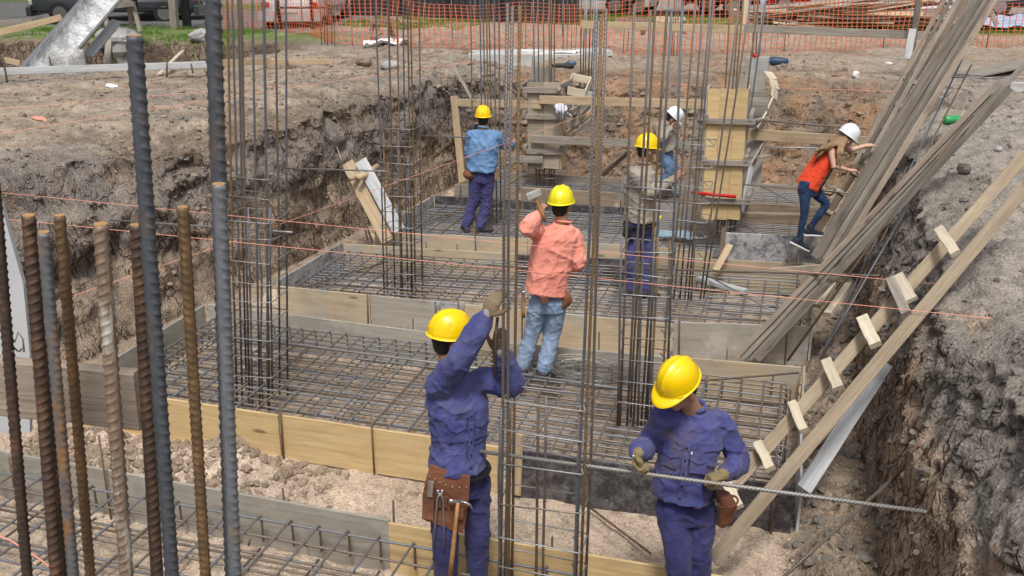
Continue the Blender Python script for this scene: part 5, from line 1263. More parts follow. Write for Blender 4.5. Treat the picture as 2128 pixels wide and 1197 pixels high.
def cloth(name, col, dirt, amt=.5, fade=None, rough=.9, wr=.5):
    m, nt_, b = newmat(name); g = G(nt_); o = g.obj(False); p = g.pos()
    n1 = g.noise(p, 4.5, 5, .65); n2 = g.noise(p, 18, 4, .6)
    c = g.mix(g.ramp(n2, [(.3, 0.), (.7, 1.)]), tuple(x*.82 for x in col), tuple(min(1, x*1.16) for x in col))
    if fade: c = g.mix(g.ramp(g.noise(p, 5.1, 5, .65), [(.42, 0.), (.62, .9)]), c, fade)
    c = g.mix(g.math('MULTIPLY', g.ramp(n1, [(.50, 0.), (.70, 1.)]), amt), c, dirt)
    g.L(c, b.inputs['Base Color']); b.inputs['Roughness'].default_value = rough; b.inputs['Specular IOR Level'].default_value = .15
    b.inputs['Sheen Weight'].default_value = .1
    rd = g.n('ShaderNodeTexNoise'); rd.noise_type = 'RIDGED_MULTIFRACTAL'; rd.inputs['Scale'].default_value = 4.2; rd.inputs['Detail'].default_value = 2.5; rd.inputs['Distortion'].default_value = .8; g.L(g.mapv(p, (1, 1, 1.5)), rd.inputs['Vector'])
    w = g.math('ADD', g.math('MULTIPLY', rd.outputs['Fac'], .22), g.math('MULTIPLY', g.noise(g.mapv(p, (1, 1, 1.6)), 9, 3, .5, .9), .7)); fine = g.noise(p, 260, 2, .5)
    g.L(g.bump(fine, .2, .002, g.bump(w, min(1, wr*1.6), .03)), b.inputs['Normal']); return m
C_BLUE = cloth('blue_work_cloth', (.052, .060, .20), (.11, .10, .12), .6, (.10, .11, .28))
C_BLUED = cloth('dirty_blue_work_cloth', (.058, .062, .20), (.15, .12, .11), .9, (.095, .10, .25))
C_TROU = cloth('navy_work_trousers', (.036, .038, .135), (.065, .058, .07), .65, (.055, .057, .17))
C_PINK = cloth('salmon_shirt', (.80, .29, .22), (.76, .36, .29), .15, (.84, .34, .265))
C_JEAN = cloth('washed_jeans', (.19, .27, .41), (.30, .34, .40), .5, (.27, .36, .50))
C_SKY = cloth('light_blue_shirt', (.12, .24, .44), (.15, .20, .30), .35, (.17, .30, .52))
C_NAVY = cloth('violet_navy_trousers', (.055, .055, .16), (.06, .06, .12), .4, (.08, .08, .22))
C_GREY = cloth('beige_grey_shirt', (.30, .265, .22), (.20, .17, .14), .45, (.36, .33, .28))
C_JEAN2 = cloth('blue_jeans', (.10, .17, .30), (.12, .14, .2), .4, (.16, .25, .40))
C_RED = cloth('orange_red_top', (.75, .075, .03), (.6, .06, .03), .3)
C_DENIM = cloth('dark_skinny_jeans', (.018, .040, .095), (.03, .05, .10), .4, (.04, .08, .17))
C_BLACK = cloth('black_cloth', (.012, .012, .014), (.03, .03, .03), .4)
C_GLOVE = cloth('brown_work_glove', (.16, .11, .065), (.09, .065, .045), .7, (.24, .19, .12))
C_GLOVE2 = cloth('olive_work_glove', (.21, .16, .075), (.10, .08, .05), .6, (.30, .25, .14))
C_CUFF = cloth('grey_knit_cuff', (.26, .26, .27), (.2, .2, .2), .3)
C_LEATH = cloth('brown_leather', (.17, .065, .035), (.08, .04, .025), .7, (.25, .11, .06), .6, .3)
C_SKIN = plain('skin', (.40, .22, .145), .55, 0, .08, .1, 30)
C_SKINL = plain('light_skin', (.60, .37, .27), .5, 0, .06, .1, 30)
C_HAIR = plain('black_hair', (.015, .012, .010), .6, 0, .3, .8, 90)
C_HAIRL = plain('light_brown_hair', (.26, .165, .085), .5, 0, .35, .8, 60)
C_SHOE = plain('dark_work_shoe', (.05, .048, .045), .8, 0, .3, .3, 20)
C_SNEAK = plain('canvas_sneaker', (.02, .028, .045), .8, 0, .2, .3, 40)
C_SOLE = plain('white_rubber_sole', (.75, .74, .71), .6, 0, .06)
def helmat(name, col):
    m, nt_, b = newmat(name); g = G(nt_); o = g.obj(False)
    n = g.noise(g.obj(), 17, 6, .72); c = g.mix(g.ramp(n, [(.56, 0.), (.70, .5)]), col, tuple(x*.45 for x in col))
    g.L(c, b.inputs['Base Color']); g.L(g.ramp(n, [(.4, .28), (.7, .5)]), b.inputs['Roughness']); b.inputs['Coat Weight'].default_value = .2; return m
H_YEL = helmat('yellow_helmet', (.90, .60, .0)); H_LEM = helmat('lemon_helmet', (.82, .72, .01)); H_WHT = helmat('white_helmet', (.72, .76, .80))
def helmet(parent, c, F, U, mat, visor=.05, size=1.0, ridge=True, turned=1):
    F = nrm(F-U*(F@U)); S = np.cross(U, F); n = 56; rows = []
    for k in range(22):
        if k == 0: rows.append((1.0, -.004, 1.0))       # inner lip
        elif k < 5: rows.append((1.0, 0.0+.002*(k == 4), 1-(k-1)/3.0))
        else:
            a = (k-4)/17*math.pi/2; rows.append((math.cos(a)**.78, math.sin(a), 0.0))
    V, Fc = [], []
    for r, h, br in rows:
        for j in range(n):
            t = 2*math.pi*j/n; ct, st = math.cos(t), math.sin(t)
            front = max(0, ct)**3
            ext = (.012+visor*front)*br
            x = (.130*r+ext*(1 if r == 1 else 0))*ct; y = (.108*r+ext*.8*(1 if r == 1 else 0))*st
            z = .138*h-.020*br*(.35+front)
            if h > .25 and ridge:
                rd = .008*max(0, 1-abs(y)/.016)+.005*max(0, 1-abs(abs(y)-.045)/.010); z += rd*min(1, (h-.25)*3); x *= 1+.12*rd/.008*(1-h)
            if .02 < h < .2: x *= 1+.03*(1-abs(h-.1)/.1); y *= 1+.03*(1-abs(h-.1)/.1)
            V.append(np.array((x, y, z))*size)
    m = len(rows)
    for i in range(m-1):
        for j in range(n):
            j2 = (j+1) % n; Fc.append([i*n+j, i*n+j2, (i+1)*n+j2, (i+1)*n+j])
    Fc.append([(m-1)*n+j for j in range(n)])
    M = axes(F, S, U, c)
    o = mk('helmet', np.array(V), Fc, mat, parent, M, True)
    so = o.modifiers.new('so', 'SOLIDIFY'); so.thickness = .003; so.offset = -1
    V, Fc = board_local(.03, .012, .006, 1, 0, 0)
    for sx in (1, -1):
        q = c+(F*.075+S*.098*sx+U*.0)*size
        mk('clip', V, [f[::-1] for f in Fc], mat, o, axes(nrm(F*.8-S*.55*sx), nrm(U), nrm(np.cross(nrm(F*.8-S*.55*sx), U)), q), False)
    return o
def hand_shapes(W, D, N, s=1.0, curl=(50, 60, 40), thumb=40, spread=.0, side=1, fat=1.0):
    """W wrist, D direction of the palm, N direction the palm faces; side +1: thumb on D x N"""
    D = nrm(D); N = nrm(N-D*(N@D)); S = np.cross(D, N)*side; sh = []
    sh.append(loft([(W+D*t*s, S*a*s*fat, N*b*s*fat) for t, a, b in ((-.02, .026, .020), (0, .027, .021), (.03, .036, .018), (.06, .041, .016), (.088, .040, .013))], 16, 2.6))
    for i, (o_, l) in enumerate(((.030, .9), (.010, 1.0), (-.010, .95), (-.029, .76))):
        p = W+D*.082*s+S*o_*s; P = [p-D*.02*s, p]; ang = 0
        for sl, cu in zip((.044, .027, .020), curl):
            ang += R(cu); p = p+(D*math.cos(ang)+N*math.sin(ang)+S*spread*(o_*8))*sl*l*s; P.append(p)
        sh.append(capsule(P, [.0105*s*fat]*2+[.0098*s*fat, .009*s*fat, .0078*s*fat], 10))
    p = W+D*.02*s+S*.028*s; d1 = nrm(S*.75+D*.6+N*.35); d2 = nrm(S*math.cos(R(thumb))*.5+D*.75+N*math.sin(R(thumb))*1.1)
    sh.append(capsule([p-d1*.01*s, p+d1*.035*s, p+d1*.035*s+d2*.030*s, p+d1*.035*s+d2*.055*s+N*.008*s], [.014*s*fat, .0125*s*fat, .011*s*fat, .009*s*fat], 10))
    return sh
def boot(parent, ank, D, mat, z0=None, s=1.0, sole=None):
    D = nrm(np.array((D[0], D[1], D[2] if len(D) > 2 else 0))); S = nrm(np.cross(D, UPV)); U = nrm(np.cross(S, D))
    base = ank-U*.085*s
    sec = [(base+D*x*s+U*(h*.5)*s, S*w*s, U*h*.5*s) for x, w, h in ((-.075, .030, .06), (-.06, .038, .085), (-.02, .040, .10), (.03, .040, .10), (.08, .044, .075), (.13, .047, .06), (.17, .042, .05), (.195, .028, .035))]
    o = fuse('shoe', [loft(sec, 18, 3), capsule([base+U*.05*s, ank+U*.03*s], [.046*s, .048*s])], .009, mat, parent, 2)
    if sole:
        P = [(base+D*x*s+U*.008*s, S*(w+.003)*s, U*.013*s) for x, w in ((-.08, .028), (-.06, .040), (0, .042), (.08, .045), (.13, .048), (.17, .044), (.20, .028))]
        v, f = loft(P, 16, 3.5); mk('sole', v, f, sole, o, None, False)
    return o
def person(label, h0, J, hf, tf, shirt, trousers, skin=C_SKIN, hair=C_HAIR, helm=H_YEL, visor=.05, hu=(0, 0, 1), shoes=C_SHOE, size=1.0, voxel=.011,
           hands=None, chestw=.19, waistw=.17, depth=.125, arm=(.062, .050, .042), leg=(.088, .068, .060), shirt_wr=.016, hem=None, neckr=.055, glove=None, feet=None, sole=None, cuffm=None, long_sleeve=True, helm_scale=1.0, cat='person', helm_lift=.045, zfeet=None, collar=True, helm_turn=None):
    g = lambda k: gh(J[k][0], J[k][1], h0+(J[k][2] if len(J[k]) > 2 else 0))
    hc, nk, ch, wa, pe = g('head'), g('neck'), g('chest'), g('waist'), g('pelvis')
    T = thing('person', label, cat, (pe[0], pe[1], .3))
    hF, hU = vec(*hf), nrm(RI*hu[0]+AW*hu[1]+UPV*hu[2]); hF = nrm(hF-hU*(hF@hU)); hS = np.cross(hU, hF)
    tF = vec(*tf); s = size
    legs = {}
    for L in 'LR':
        if 'knee'+L in J: legs[L] = [g('hip'+L), g('knee'+L), g('ank'+L)]
    sh = {L: g('sh'+L) for L in 'LR'}; el = {L: g('el'+L) for L in 'LR'}; wr = {L: g('wr'+L) for L in 'LR'}
    for L in 'LR': print(label[:26], L, 'upper %.2f fore %.2f' % (np.linalg.norm(sh[L]-el[L]), np.linalg.norm(el[L]-wr[L])), ('thigh %.2f shin %.2f' % (np.linalg.norm(legs[L][0]-legs[L][1]), np.linalg.norm(legs[L][1]-legs[L][2]))) if L in legs else '', 'z', round(float(legs[L][2][2]), 2) if L in legs else '')
    # body: head, neck, trunk, arms and bare hands in one skin
    up = nrm(nk-pe); tS = nrm(np.cross(up, tF)); tFF = np.cross(tS, up)
    B = [ellipsoid(hc+hU*.018*s, hS*.076*s, hF*.094*s, hU*.108*s), ellipsoid(hc+hF*.030*s-hU*.055*s, hS*.056*s, hF*.060*s, hU*.062*s),
         ellipsoid(hc+hF*.066*s-hU*.098*s, hS*.026*s, hF*.024*s, hU*.020*s), capsule([hc-hU*.05*s-hF*.02*s, nk-up*.03], [neckr*s, neckr*1.08*s]),
         capsule([hc+hF*.094*s+hU*.004*s, hc+hF*.108*s-hU*.030*s], [.008*s, .0135*s], 8), ellipsoid(hc+hF*.086*s+hU*.020*s, hS*.050*s, hF*.014*s, hU*.010*s),
         ellipsoid(hc+hF*.086*s-hU*.066*s, hS*.024*s, hF*.014*s, hU*.007*s), ellipsoid(hc+hF*.084*s-hU*.078*s, hS*.020*s, hF*.014*s, hU*.007*s)]
    for q in (1, -1): B.append(ellipsoid(hc+hS*.082*s*q-hU*.014*s+hF*.002*s, hS*.014*s, hF*.020*s, hU*.033*s))
    B.append(loft([(pe, tS*.13*s, tFF*.09*s), (wa, tS*.125*s, tFF*.085*s), (ch, tS*.145*s, tFF*.095*s), (nk-up*.05, tS*.07*s, tFF*.05*s)], 20))
    for L in 'LR':
        B.append(capsule([sh[L], el[L], wr[L]], [.046*s, .038*s, .027*s]))
        if L in legs: B.append(capsule([legs[L][0], legs[L][1], legs[L][2]], [min(.075, leg[0]*.72)*s, leg[1]*.70*s, leg[2]*.66*s]))
    hands = hands or {}
    gl = {}
    for L in 'LR':
        hd = hands.get(L, ((wr[L]-el[L]), tF, {}))
        D, N, kw = hd; D = vec(*D) if isinstance(D, tuple) else nrm(D); N = vec(*N) if isinstance(N, tuple) else N
        S_ = hand_shapes(wr[L], D, N, s*(1.0 if not glove else 1.08), fat=(1.0 if not glove else 1.18), **kw)
        if glove: gl[L] = (S_, D)
        else: B += S_
    fuse('body', B, .0075 if voxel < .012 else .0085, skin, T, 1)
    for L in gl:
        S_, D = gl[L]; o = fuse('glove', S_+[capsule([wr[L]-nrm(wr[L]-el[L])*.03, wr[L]], [.032*s, .032*s])], .0052, glove, T, 1, .0012, 20)
        fd = nrm(wr[L]-el[L]); P, q = smoothpath([wr[L]-fd*.04, wr[L]+fd*.012], [.036*s, .036*s]); fuse('cuff', [capsule(P, q)], .008, cuffm or glove, o, 1, .002, 40)
    # eyes
    for q in (1, -1):
        v, f = ellipsoid(hc+hF*.083*s+hS*.030*s*q+hU*.004*s, hS*.012*s, hF*.010*s, hU*.0065*s, 10, 6); mk('eye', v, f, C_SOLE, T)
        v, f = ellipsoid(hc+hF*.0925*s+hS*.030*s*q+hU*.003*s, hS*.0055*s, hF*.003*s, hU*.006*s, 8, 6); mk('iris', v, f, C_HAIR, T)
    # hair: cap behind and above the face
    Hs = [ellipsoid(hc+hU*.030*s-hF*.018*s, hS*.0785*s, hF*.093*s, hU*.108*s), ellipsoid(hc-hF*.036*s-hU*.025*s, hS*.070*s, hF*.060*s, hU*.068*s)]
    if hair is not None: fuse('hair', Hs, .009, hair, T, 1, .003, 30)
    if helm: helmet(T, hc+hU*helm_lift*s-hF*.002, hF if helm_turn is None else vec(*helm_turn), hU, helm, visor, 1.0*helm_scale)
    # shirt
    hm = g('hem') if 'hem' in J else pe
    u2 = nrm(ch-hm); S2 = nrm(np.cross(u2, tF)); F2 = np.cross(S2, u2)
    sec = [(hm, S2*waistw*1.02*s, F2*depth*1.10*s), (hm*.6+wa*.4, S2*waistw*1.0*s, F2*depth*1.05*s), (wa, S2*waistw*s, F2*depth*s), (wa*.4+ch*.6, S2*(waistw*.4+chestw*.6)*s, F2*depth*s), (ch, S2*chestw*s, F2*depth*.98*s),
           (ch*.45+nk*.55, S2*chestw*.86*s, F2*depth*.78*s), (nk-up*.015, S2*.075*s, F2*.065*s)]
    X = [loft(sec, 32, 2.5)]
    for L in 'LR':
        if not long_sleeve: continue
        P, q = smoothpath([ch*.35+sh[L]*.65+up*.01, sh[L], sh[L]*.5+el[L]*.5, el[L], el[L]*.5+wr[L]*.5, wr[L]-nrm(wr[L]-el[L])*.015], [a*s for a in (.075, arm[0]*1.1, arm[0], arm[1]*1.08, arm[1], arm[2])], 4)
        X.append(capsule(P, q, 16))
    fuse('shirt', X, voxel, shirt, T, 2, shirt_wr, 5.5, h0)
    if collar:
        cc = nk+up*.012; P = []
        for k in range(20):
            a = 2*math.pi*k/20; P.append(cc+(S2*math.cos(a)*.070+F2*math.sin(a)*.066)*s-up*.012*math.sin(a)-up*.0)
        v, f, _ = tube_data(P, .013*s, 8, True); fuse('collar', [(v, f)], .007, shirt, T, 2)
    # trousers
    if legs:
        hS2 = nrm(legs['L'][0]-legs['R'][0]) if 'L' in legs and 'R' in legs else tS
        hF2 = nrm(np.cross(hS2, UPV)); hF2 = hF2 if hF2@tF > 0 else -hF2
        cen = (legs['L'][0]+legs['R'][0])/2
        X = [loft([(cen+UPV*.10*s, hS2*.150*s, hF2*.105*s), (cen, hS2*.165*s, hF2*.118*s), (cen-UPV*.08*s, hS2*.160*s, hF2*.11*s)], 24, 2.4)]
        for L in legs:
            a, b, c = legs[L]
            P, q = smoothpath([a, (a+b)/2, b, (b+c)/2, c-(c-b)*.02], [leg[0]*s, (leg[0]+leg[1])*.5*s, leg[1]*s, (leg[1]+leg[2])*.49*s, leg[2]*s], 4); X.append(capsule(P, q, 18))
        fuse('trousers', X, voxel, trousers, T, 2, .011 if leg[2] > .05 else .003, 5, h0+1)
        for L in legs:
            d = (feet or {}).get(L, tf); boot(T, legs[L][2]-UPV*.01, vec(*d), shoes, None, s, sole)
    return T, dict(hc=hc, hF=hF, hS=hS, hU=hU, tF=tFF, tS=tS, pe=pe, wa=wa, ch=ch, wr=wr, el=el, sh=sh, hm=hm, s=s, S2=S2, F2=F2, u2=u2)
def patch(T, name, pts, off, mat, th=.004):
    """a sewn-on piece: a small thick quad grid pressed on to the garment from the front"""
    P = [np.asarray(p) for p in pts]; V = np.array(P+[p+off*th for p in P]); n = len(P)
    return mk(name, V-V[0], [list(range(n))[::-1], list(range(n, 2*n))]+[[i, (i+1) % n, (i+1) % n+n, i+n] for i in range(n)], mat, T, Matrix.Translation(Vector(V[0])), False)
def belt(T, c, S, F, a, b, r, mat, up=UPV, name='belt'):
    P = [c+S*a*math.cos(t)+F*b*math.sin(t) for t in np.linspace(0, 2*math.pi, 28)[:-1]]
    v, f, uv = tube_data([(0, 0, 0)]*2, .01, 3) if False else tube_data(P, r, 8, True)
    return mk(name, v, f, mat, T, None, True)
def clawhammer(label, base, head, right, handle_len=.33, club=False, T=None):
    D = nrm(head-base); h = thing('hammer', label, 'hammer', tuple(base)) if T is None else T
    L = np.linalg.norm(head-base); X = nrm(right-D*(right@D))
    P, q = [base, base+D*L*.3, base+D*L*.7, head], [.016, .015, .012, .011]
    M_HAN = bpy.data.materials.get('hammer_handle') or plain('hammer_handle', (.42, .22, .09), .5, 0, .2, .2, 20)
    v, f, uv = tube_data(P, q, 10); mk('handle', v, f, M_HAN, h)
    M_ST = bpy.data.materials.get('bright_steel') or plain('bright_steel', (.55, .56, .58), .3, .9, .1, 0)
    if club: board('hammer_head', head-X*.062, head+X*.062, .058, .058, D, M_CONC, h)
    else:
        v, f, uv = tube_data([head-X*.055, head-X*.035, head-X*.03, head+X*.02], [.014, .014, .010, .011], 10); mk('hammer_head', v, f, M_ST, h)
        for z in (-1, 1):
            Y = np.cross(D, X); v, f, uv = tube_data([head+X*.02, head+X*.05-D*.003+Y*.003*z, head+X*.075-D*.018+Y*.006*z, head+X*.09-D*.042+Y*.009*z], [.009, .008, .006, .002], 6); mk('claw', v, f, M_ST, h)
    return h

# ---- man in blue with both arms raised
W1, a = person('man in blue work clothes and yellow helmet, both gloved hands raised to the nearest cage', 5.20,
    dict(head=(934, 706, .02), neck=(938, 762, .02), chest=(953, 835, 0), waist=(955, 915, 0), hem=(952, 968, -.02), pelvis=(958, 985, 0),
         shR=(912, 800, -.10), elR=(958, 742, -.20), wrR=(1012, 655, -.16), shL=(1000, 790, .04), elL=(1060, 800, .02), wrL=(1042, 735, -.06),
         hipR=(925, 1000, -.06), hipL=(988, 1000, .06), kneeR=(926, 1112, -.10), kneeL=(992, 1115, .04), ankR=(926, 1238, -.02), ankL=(990, 1238, .10)),
    (1, .35, -.05), (.55, -.83, 0), C_BLUE, C_TROU, voxel=.009, shirt_wr=.0135, glove=C_GLOVE, cuffm=C_CUFF, chestw=.188, waistw=.165, depth=.135, arm=(.074, .070, .048), leg=(.098, .08, .07), hu=(.10, 0, 1), size=1.02,
    hands={'R': ((.45, .1, 1), (.7, .9, -.3), dict(curl=(30, 38, 25), side=-1, thumb=15)), 'L': ((-.05, -.15, 1), (.2, 1, .0), dict(curl=(38, 55, 40), side=1, thumb=20))})
def on_front(a, k, u, f=1.0):            # a point on the front of the shirt: k across, u from hem to chest
    p = a['hm']*(1-u)+a['ch']*u
    return p+a['S2']*k+a['F2']*(f*math.sqrt(max(.05, 1-(k/.21)**2)))
def shirt_front(T, a, mat, dep, ks=(-.09, .075), stripe=.0):
    for k in ks:
        c = [on_front(a, k-.048, .80, dep), on_front(a, k+.048, .80, dep), on_front(a, k+.048, .93, dep), on_front(a, k-.048, .93, dep)]
        patch(T, 'pocket', [on_front(a, k-.046, .55, dep), on_front(a, k+.046, .55, dep), on_front(a, k+.048, .86, dep), on_front(a, k-.048, .86, dep)], a['F2'], mat, .006)
        patch(T, 'pocket_flap', [on_front(a, k, .70, dep+.006), on_front(a, k+.050, .76, dep+.006), on_front(a, k+.050, .87, dep+.004), on_front(a, k-.050, .87, dep+.004), on_front(a, k-.050, .76, dep+.006)], a['F2'], mat, .006)
    for i in range(5):
        q = on_front(a, stripe, .12+.2*i, dep+.008); v, f = ellipsoid(q, a['S2']*.007, a['u2']*.007, a['F2']*.004, 8, 4); mk('button', v, f, C_BLACK, T)
    for i in range(6):
        u0, u1 = .02+.16*i, .02+.16*(i+1)
        patch(T, 'placket', [on_front(a, stripe-.017, u0, dep+.001), on_front(a, stripe+.017, u0, dep+.001), on_front(a, stripe+.017, u1, dep+.001), on_front(a, stripe-.017, u1, dep+.001)], a['F2'], mat, .005)
shirt_front(W1, a, C_BLUE, .145)
belt(W1, a['pe']+UPV*.03, a['S2'], a['F2'], .175, .145, .022, C_BLACK)
def tool_pouch(label):
    E0 = 5.02
    q = lambda x, y, d=0: gh(x, y, E0+d)
    T = thing('tool_pouch', label, 'tool pouch', tuple(q(930, 1040)))
    def slab(name, px, d, th, m, p=T):
        P = [q(x, y, d) for x, y in px]; V = np.array(P+[p_+AW*th for p_ in P]); n = len(P)
        return mk(name, V-V[0], [list(range(n)), list(range(n, 2*n))[::-1]]+[[i, i+n, (i+1) % n+n, (i+1) % n] for i in range(n)], m, p, Matrix.Translation(Vector(V[0])), False)
    slab('leather_apron', [(894, 966), (918, 975), (950, 985), (977, 990), (974, 1040), (968, 1080), (962, 1108), (945, 1105), (915, 1092), (885, 1082), (877, 1078), (878, 1030), (884, 1000)], .0, .012, C_LEATH)
    slab('leather_pocket', [(882, 1025), (902, 1028), (900, 1082), (880, 1078)], -.03, .03, C_LEATH)
    for x in (912, 924): slab('tool_loop', [(x-5, 1032), (x+6, 1034), (x+4, 1055), (x-4, 1054)], -.02, .018, C_LEATH)
    slab('hammer_loop', [(943, 1050), (966, 1055), (962, 1080), (945, 1078)], -.035, .03, C_LEATH)
    M_ST = bpy.data.materials.get('bright_steel') or plain('bright_steel', (.55, .56, .58), .3, .9, .1, 0)
    for x, y in ((904, 996), (914, 1003), (926, 1008), (940, 1012), (955, 1013), (969, 1012), (893, 990)):
        v, f = ellipsoid(q(x, y, -.004), RI*.005, UPV*.005, AW*.004, 8, 4); mk('rivet', v, f, M_ST, T)
    return q
q = tool_pouch('brown leather tool pouch with rivets on the hip of the man with raised arms')
clawhammer('claw hammer with a pale wooden handle hanging in the leather pouch', q(936, 1194, -.06), q(952, 1042, -.05), RI)
t = thing('pincers', 'long pincers hanging in loops of the leather pouch', 'pincers', tuple(q(915, 1030)))
M_ST = bpy.data.materials['bright_steel']
for x0, x1 in ((909, 900), (920, 922)):
    v, f, uv = tube_data([q(915, 1024, -.03), q(x0, 1036, -.03), q((x0+x1)/2+2*(x1 > x0), 1090, -.03), q(x1, 1140, -.03)], [.008, .007, .006, .005], 8); mk('handle', v, f, M_TIE, t)
for dx in (-4, 5): v, f = ellipsoid(q(914+dx, 1022, -.03), RI*.010, UPV*.016, AW*.01, 10, 6); mk('jaw', v, f, M_ST, t)
tag(board('folding_rule', q(893, 1032, -.035), q(896, 1000, -.03), .034, .014, RI, M_DARKW), 'dark folding rule stuck in the left pocket of the leather pouch', 'folding rule')
tube('short_rod', [gh(1034, 660, 5.06), gh(1030, 700, 5.06), gh(1028, 785, 5.06)], .009, M_BARR, None, 8); tag(bpy.data.objects['short_rod'], 'short bar end held upright by the man with raised arms', 'steel rod')

# ---- man in blue bending over the level bar
rod('long ribbed bar held level by the bending man, running through the nearest cage', gy(997, 938, 4.86), gy(1926, 1064, 4.90), .0115, M_HELD, n=12)
W2, a = person('man in dirty blue work clothes and yellow helmet, looking down at the level bar', 5.02,
    dict(head=(1414, 808, -.12), neck=(1440, 846, .0), chest=(1438, 902, 0), waist=(1424, 975, 0), hem=(1420, 1030, -.03), pelvis=(1425, 1040, 0),
         shR=(1380, 862, -.02), elR=(1343, 925, .03), wrR=(1327, 940, -.20), shL=(1494, 872, .03), elL=(1536, 958, .02), wrL=(1505, 985, -.17),
         hipR=(1396, 1055, -.02), hipL=(1455, 1055, .02), kneeR=(1408, 1155, -.09), kneeL=(1452, 1155, -.02), ankR=(1412, 1272, .02), ankL=(1452, 1276, .06)),
    (-.75, -.62, -.3), (-.35, -.93, -.1), C_BLUED, C_TROU, voxel=.009, shirt_wr=.0135, glove=C_GLOVE2, chestw=.185, waistw=.17, depth=.135, arm=(.070, .064, .046), leg=(.098, .078, .066), hu=(-.30, -.40, .87), size=1.0, visor=.055, helm_lift=.078, helm_scale=1.0,
    hands={'R': ((-.1, -.5, -.5), (.6, -.3, .2), dict(curl=(55, 65, 45), side=1)), 'L': ((-.75, -.25, -.12), (.0, -.15, -1), dict(curl=(55, 75, 45), side=-1))})
shirt_front(W2, a, C_BLUED, .137)
patch(W2, 'pocket_label', [on_front(a, .028, .85, .152), on_front(a, .036, .85, .152), on_front(a, .036, .89, .152), on_front(a, .028, .89, .152)], a['F2'], C_SOLE, .004)
belt(W2, a['pe']+UPV*.075, a['S2'], a['F2'], .165, .135, .016, C_BLACK)
t = thing('tool_bag', 'brown leather tool bag at the hip of the bending man in blue', 'tool bag', tuple(gh(1510, 1060, 5.0)))
fuse('bag', [loft([(gh(1500, 1025, 4.98), RI*.05, AW*.05), (gh(1513, 1050, 4.98), RI*.055, AW*.06), (gh(1506, 1080, 4.98), RI*.045, AW*.05), (gh(1500, 1092, 4.98), RI*.02, AW*.03)], 18)], .008, C_LEATH, t, 1, .006, 9)
v, f, uv = tube_data([gh(1513, 1043, 4.93)+RI*.055*math.cos(k)+AW*.06*math.sin(k)+UPV*.02*math.cos(k) for k in np.linspace(0, 6.28, 20)[:-1]], .007, 6, True); mk('rim', v, f, C_LEATH, t)
tag(tube('wire_cutters', [gh(1316, 945, 4.76), gh(1318, 955, 4.76), gh(1322, 968, 4.78)], .010, M_ST, None, 8), 'pliers with shiny end in the fist of the bending man in blue', 'pliers')
tag(tube('hanging_wire', [gh(1318, 965, 4.78), gh(1316, 990, 4.78), gh(1319, 1030, 4.80), gh(1324, 1060, 4.8)], .0016, M_TIE, None, 5), 'thin wire hanging from the pliers of the bending man', 'wire')

# ---- man in the salmon shirt
W3, a = person('man in salmon pink shirt and pale jeans seen from behind, hammer on his shoulder', 8.34,
    dict(head=(1166, 428, 0), neck=(1170, 462, 0), chest=(1153, 510, 0), waist=(1140, 570, 0), hem=(1134, 606, 0), pelvis=(1138, 618, 0),
         shL=(1118, 482, 0), elL=(1096, 472, -.25), wrL=(1120, 445, -.10), shR=(1190, 492, .05), elR=(1203, 545, .0), wrR=(1178, 553, .22),
         hipL=(1122, 628, 0), hipR=(1157, 628, 0), kneeL=(1106, 690, .03), kneeR=(1146, 695, .03), ankL=(1085, 757, -.02), ankR=(1132, 765, -.06)),
    (.45, 1, -.1), (-.25, 1, 0), C_PINK, C_JEAN, skin=C_SKIN, helm=H_LEM, chestw=.205, waistw=.195, depth=.155, arm=(.080, .074, .052), leg=(.100, .082, .076), voxel=.010, shirt_wr=.014, visor=.02, helm_scale=1.02,
    hands={'L': ((.35, .2, .8), (.5, .6, .2), dict(curl=(65, 75, 50), side=1)), 'R': ((-.6, .6, .1), (-.3, -.3, -.5), dict(curl=(45, 50, 30)))}, feet={'L': (-.2, 1, 0), 'R': (1, .15, -.05)})
clawhammer('club hammer with grey head held up by the man in pink', gh(1133, 458, 8.18), gh(1110, 404, 8.18), nrm(UPV*.9+RI*.2), .3, True)
t = thing('nail_pouch', 'worn leather nail pouch on the right hip of the man in pink', 'pouch', tuple(gh(1175, 625, 8.3)))
fuse('bag', [loft([(gh(1176, 612, 8.3), RI*.055, AW*.06), (gh(1178, 626, 8.3), RI*.055, AW*.06), (gh(1168, 640, 8.3), RI*.03, AW*.04)], 16)], .010, C_LEATH, t, 1, .006, 9)
tag(board('pouch', gh(1132, 616, 8.15), gh(1132, 628, 8.15), .07, .03, RI, C_LEATH), 'small pouch with a brass ring at the back of the man in pink', 'pouch')
clawhammer('hammer hanging at the left hip of the man in pink', gh(1088, 660, 8.2), gh(1088, 604, 8.2), AW)

# ---- man in the light blue shirt
W4, a = person('man in light blue shirt and navy trousers seen from behind at the far cage', 13.05,
    dict(head=(1004, 247, .02), neck=(1004, 266, 0), chest=(1005, 298, 0), waist=(1003, 332, 0), hem=(1001, 354, 0), pelvis=(1001, 358, 0),
         shL=(982, 280, 0), elL=(976, 318, .10), wrL=(990, 318, .32), shR=(1028, 282, 0), elR=(1047, 300, .12), wrR=(1064, 300, .30),
         hipL=(991, 366, 0), hipR=(1013, 366, 0), kneeL=(984, 418, .02), kneeR=(1012, 420, .02), ankL=(968, 468, 0), ankR=(998, 469, -.04)),
    (0, 1, 0), (.1, 1, 0), C_SKY, C_NAVY, voxel=.015, chestw=.215, waistw=.205, depth=.15, arm=(.078, .07, .05), leg=(.105, .082, .074), visor=.03, feet={'L': (-.3, 1, 0), 'R': (1, .3, 0)})
t = tag(fuse('hip_bag', [ellipsoid(gh(976, 362, 13.0), RI*.09, AW*.08, UPV*.07)], .012, C_LEATH, None, 1, .01, 9), 'brown leather bag on the left hip of the man in light blue', 'pouch')
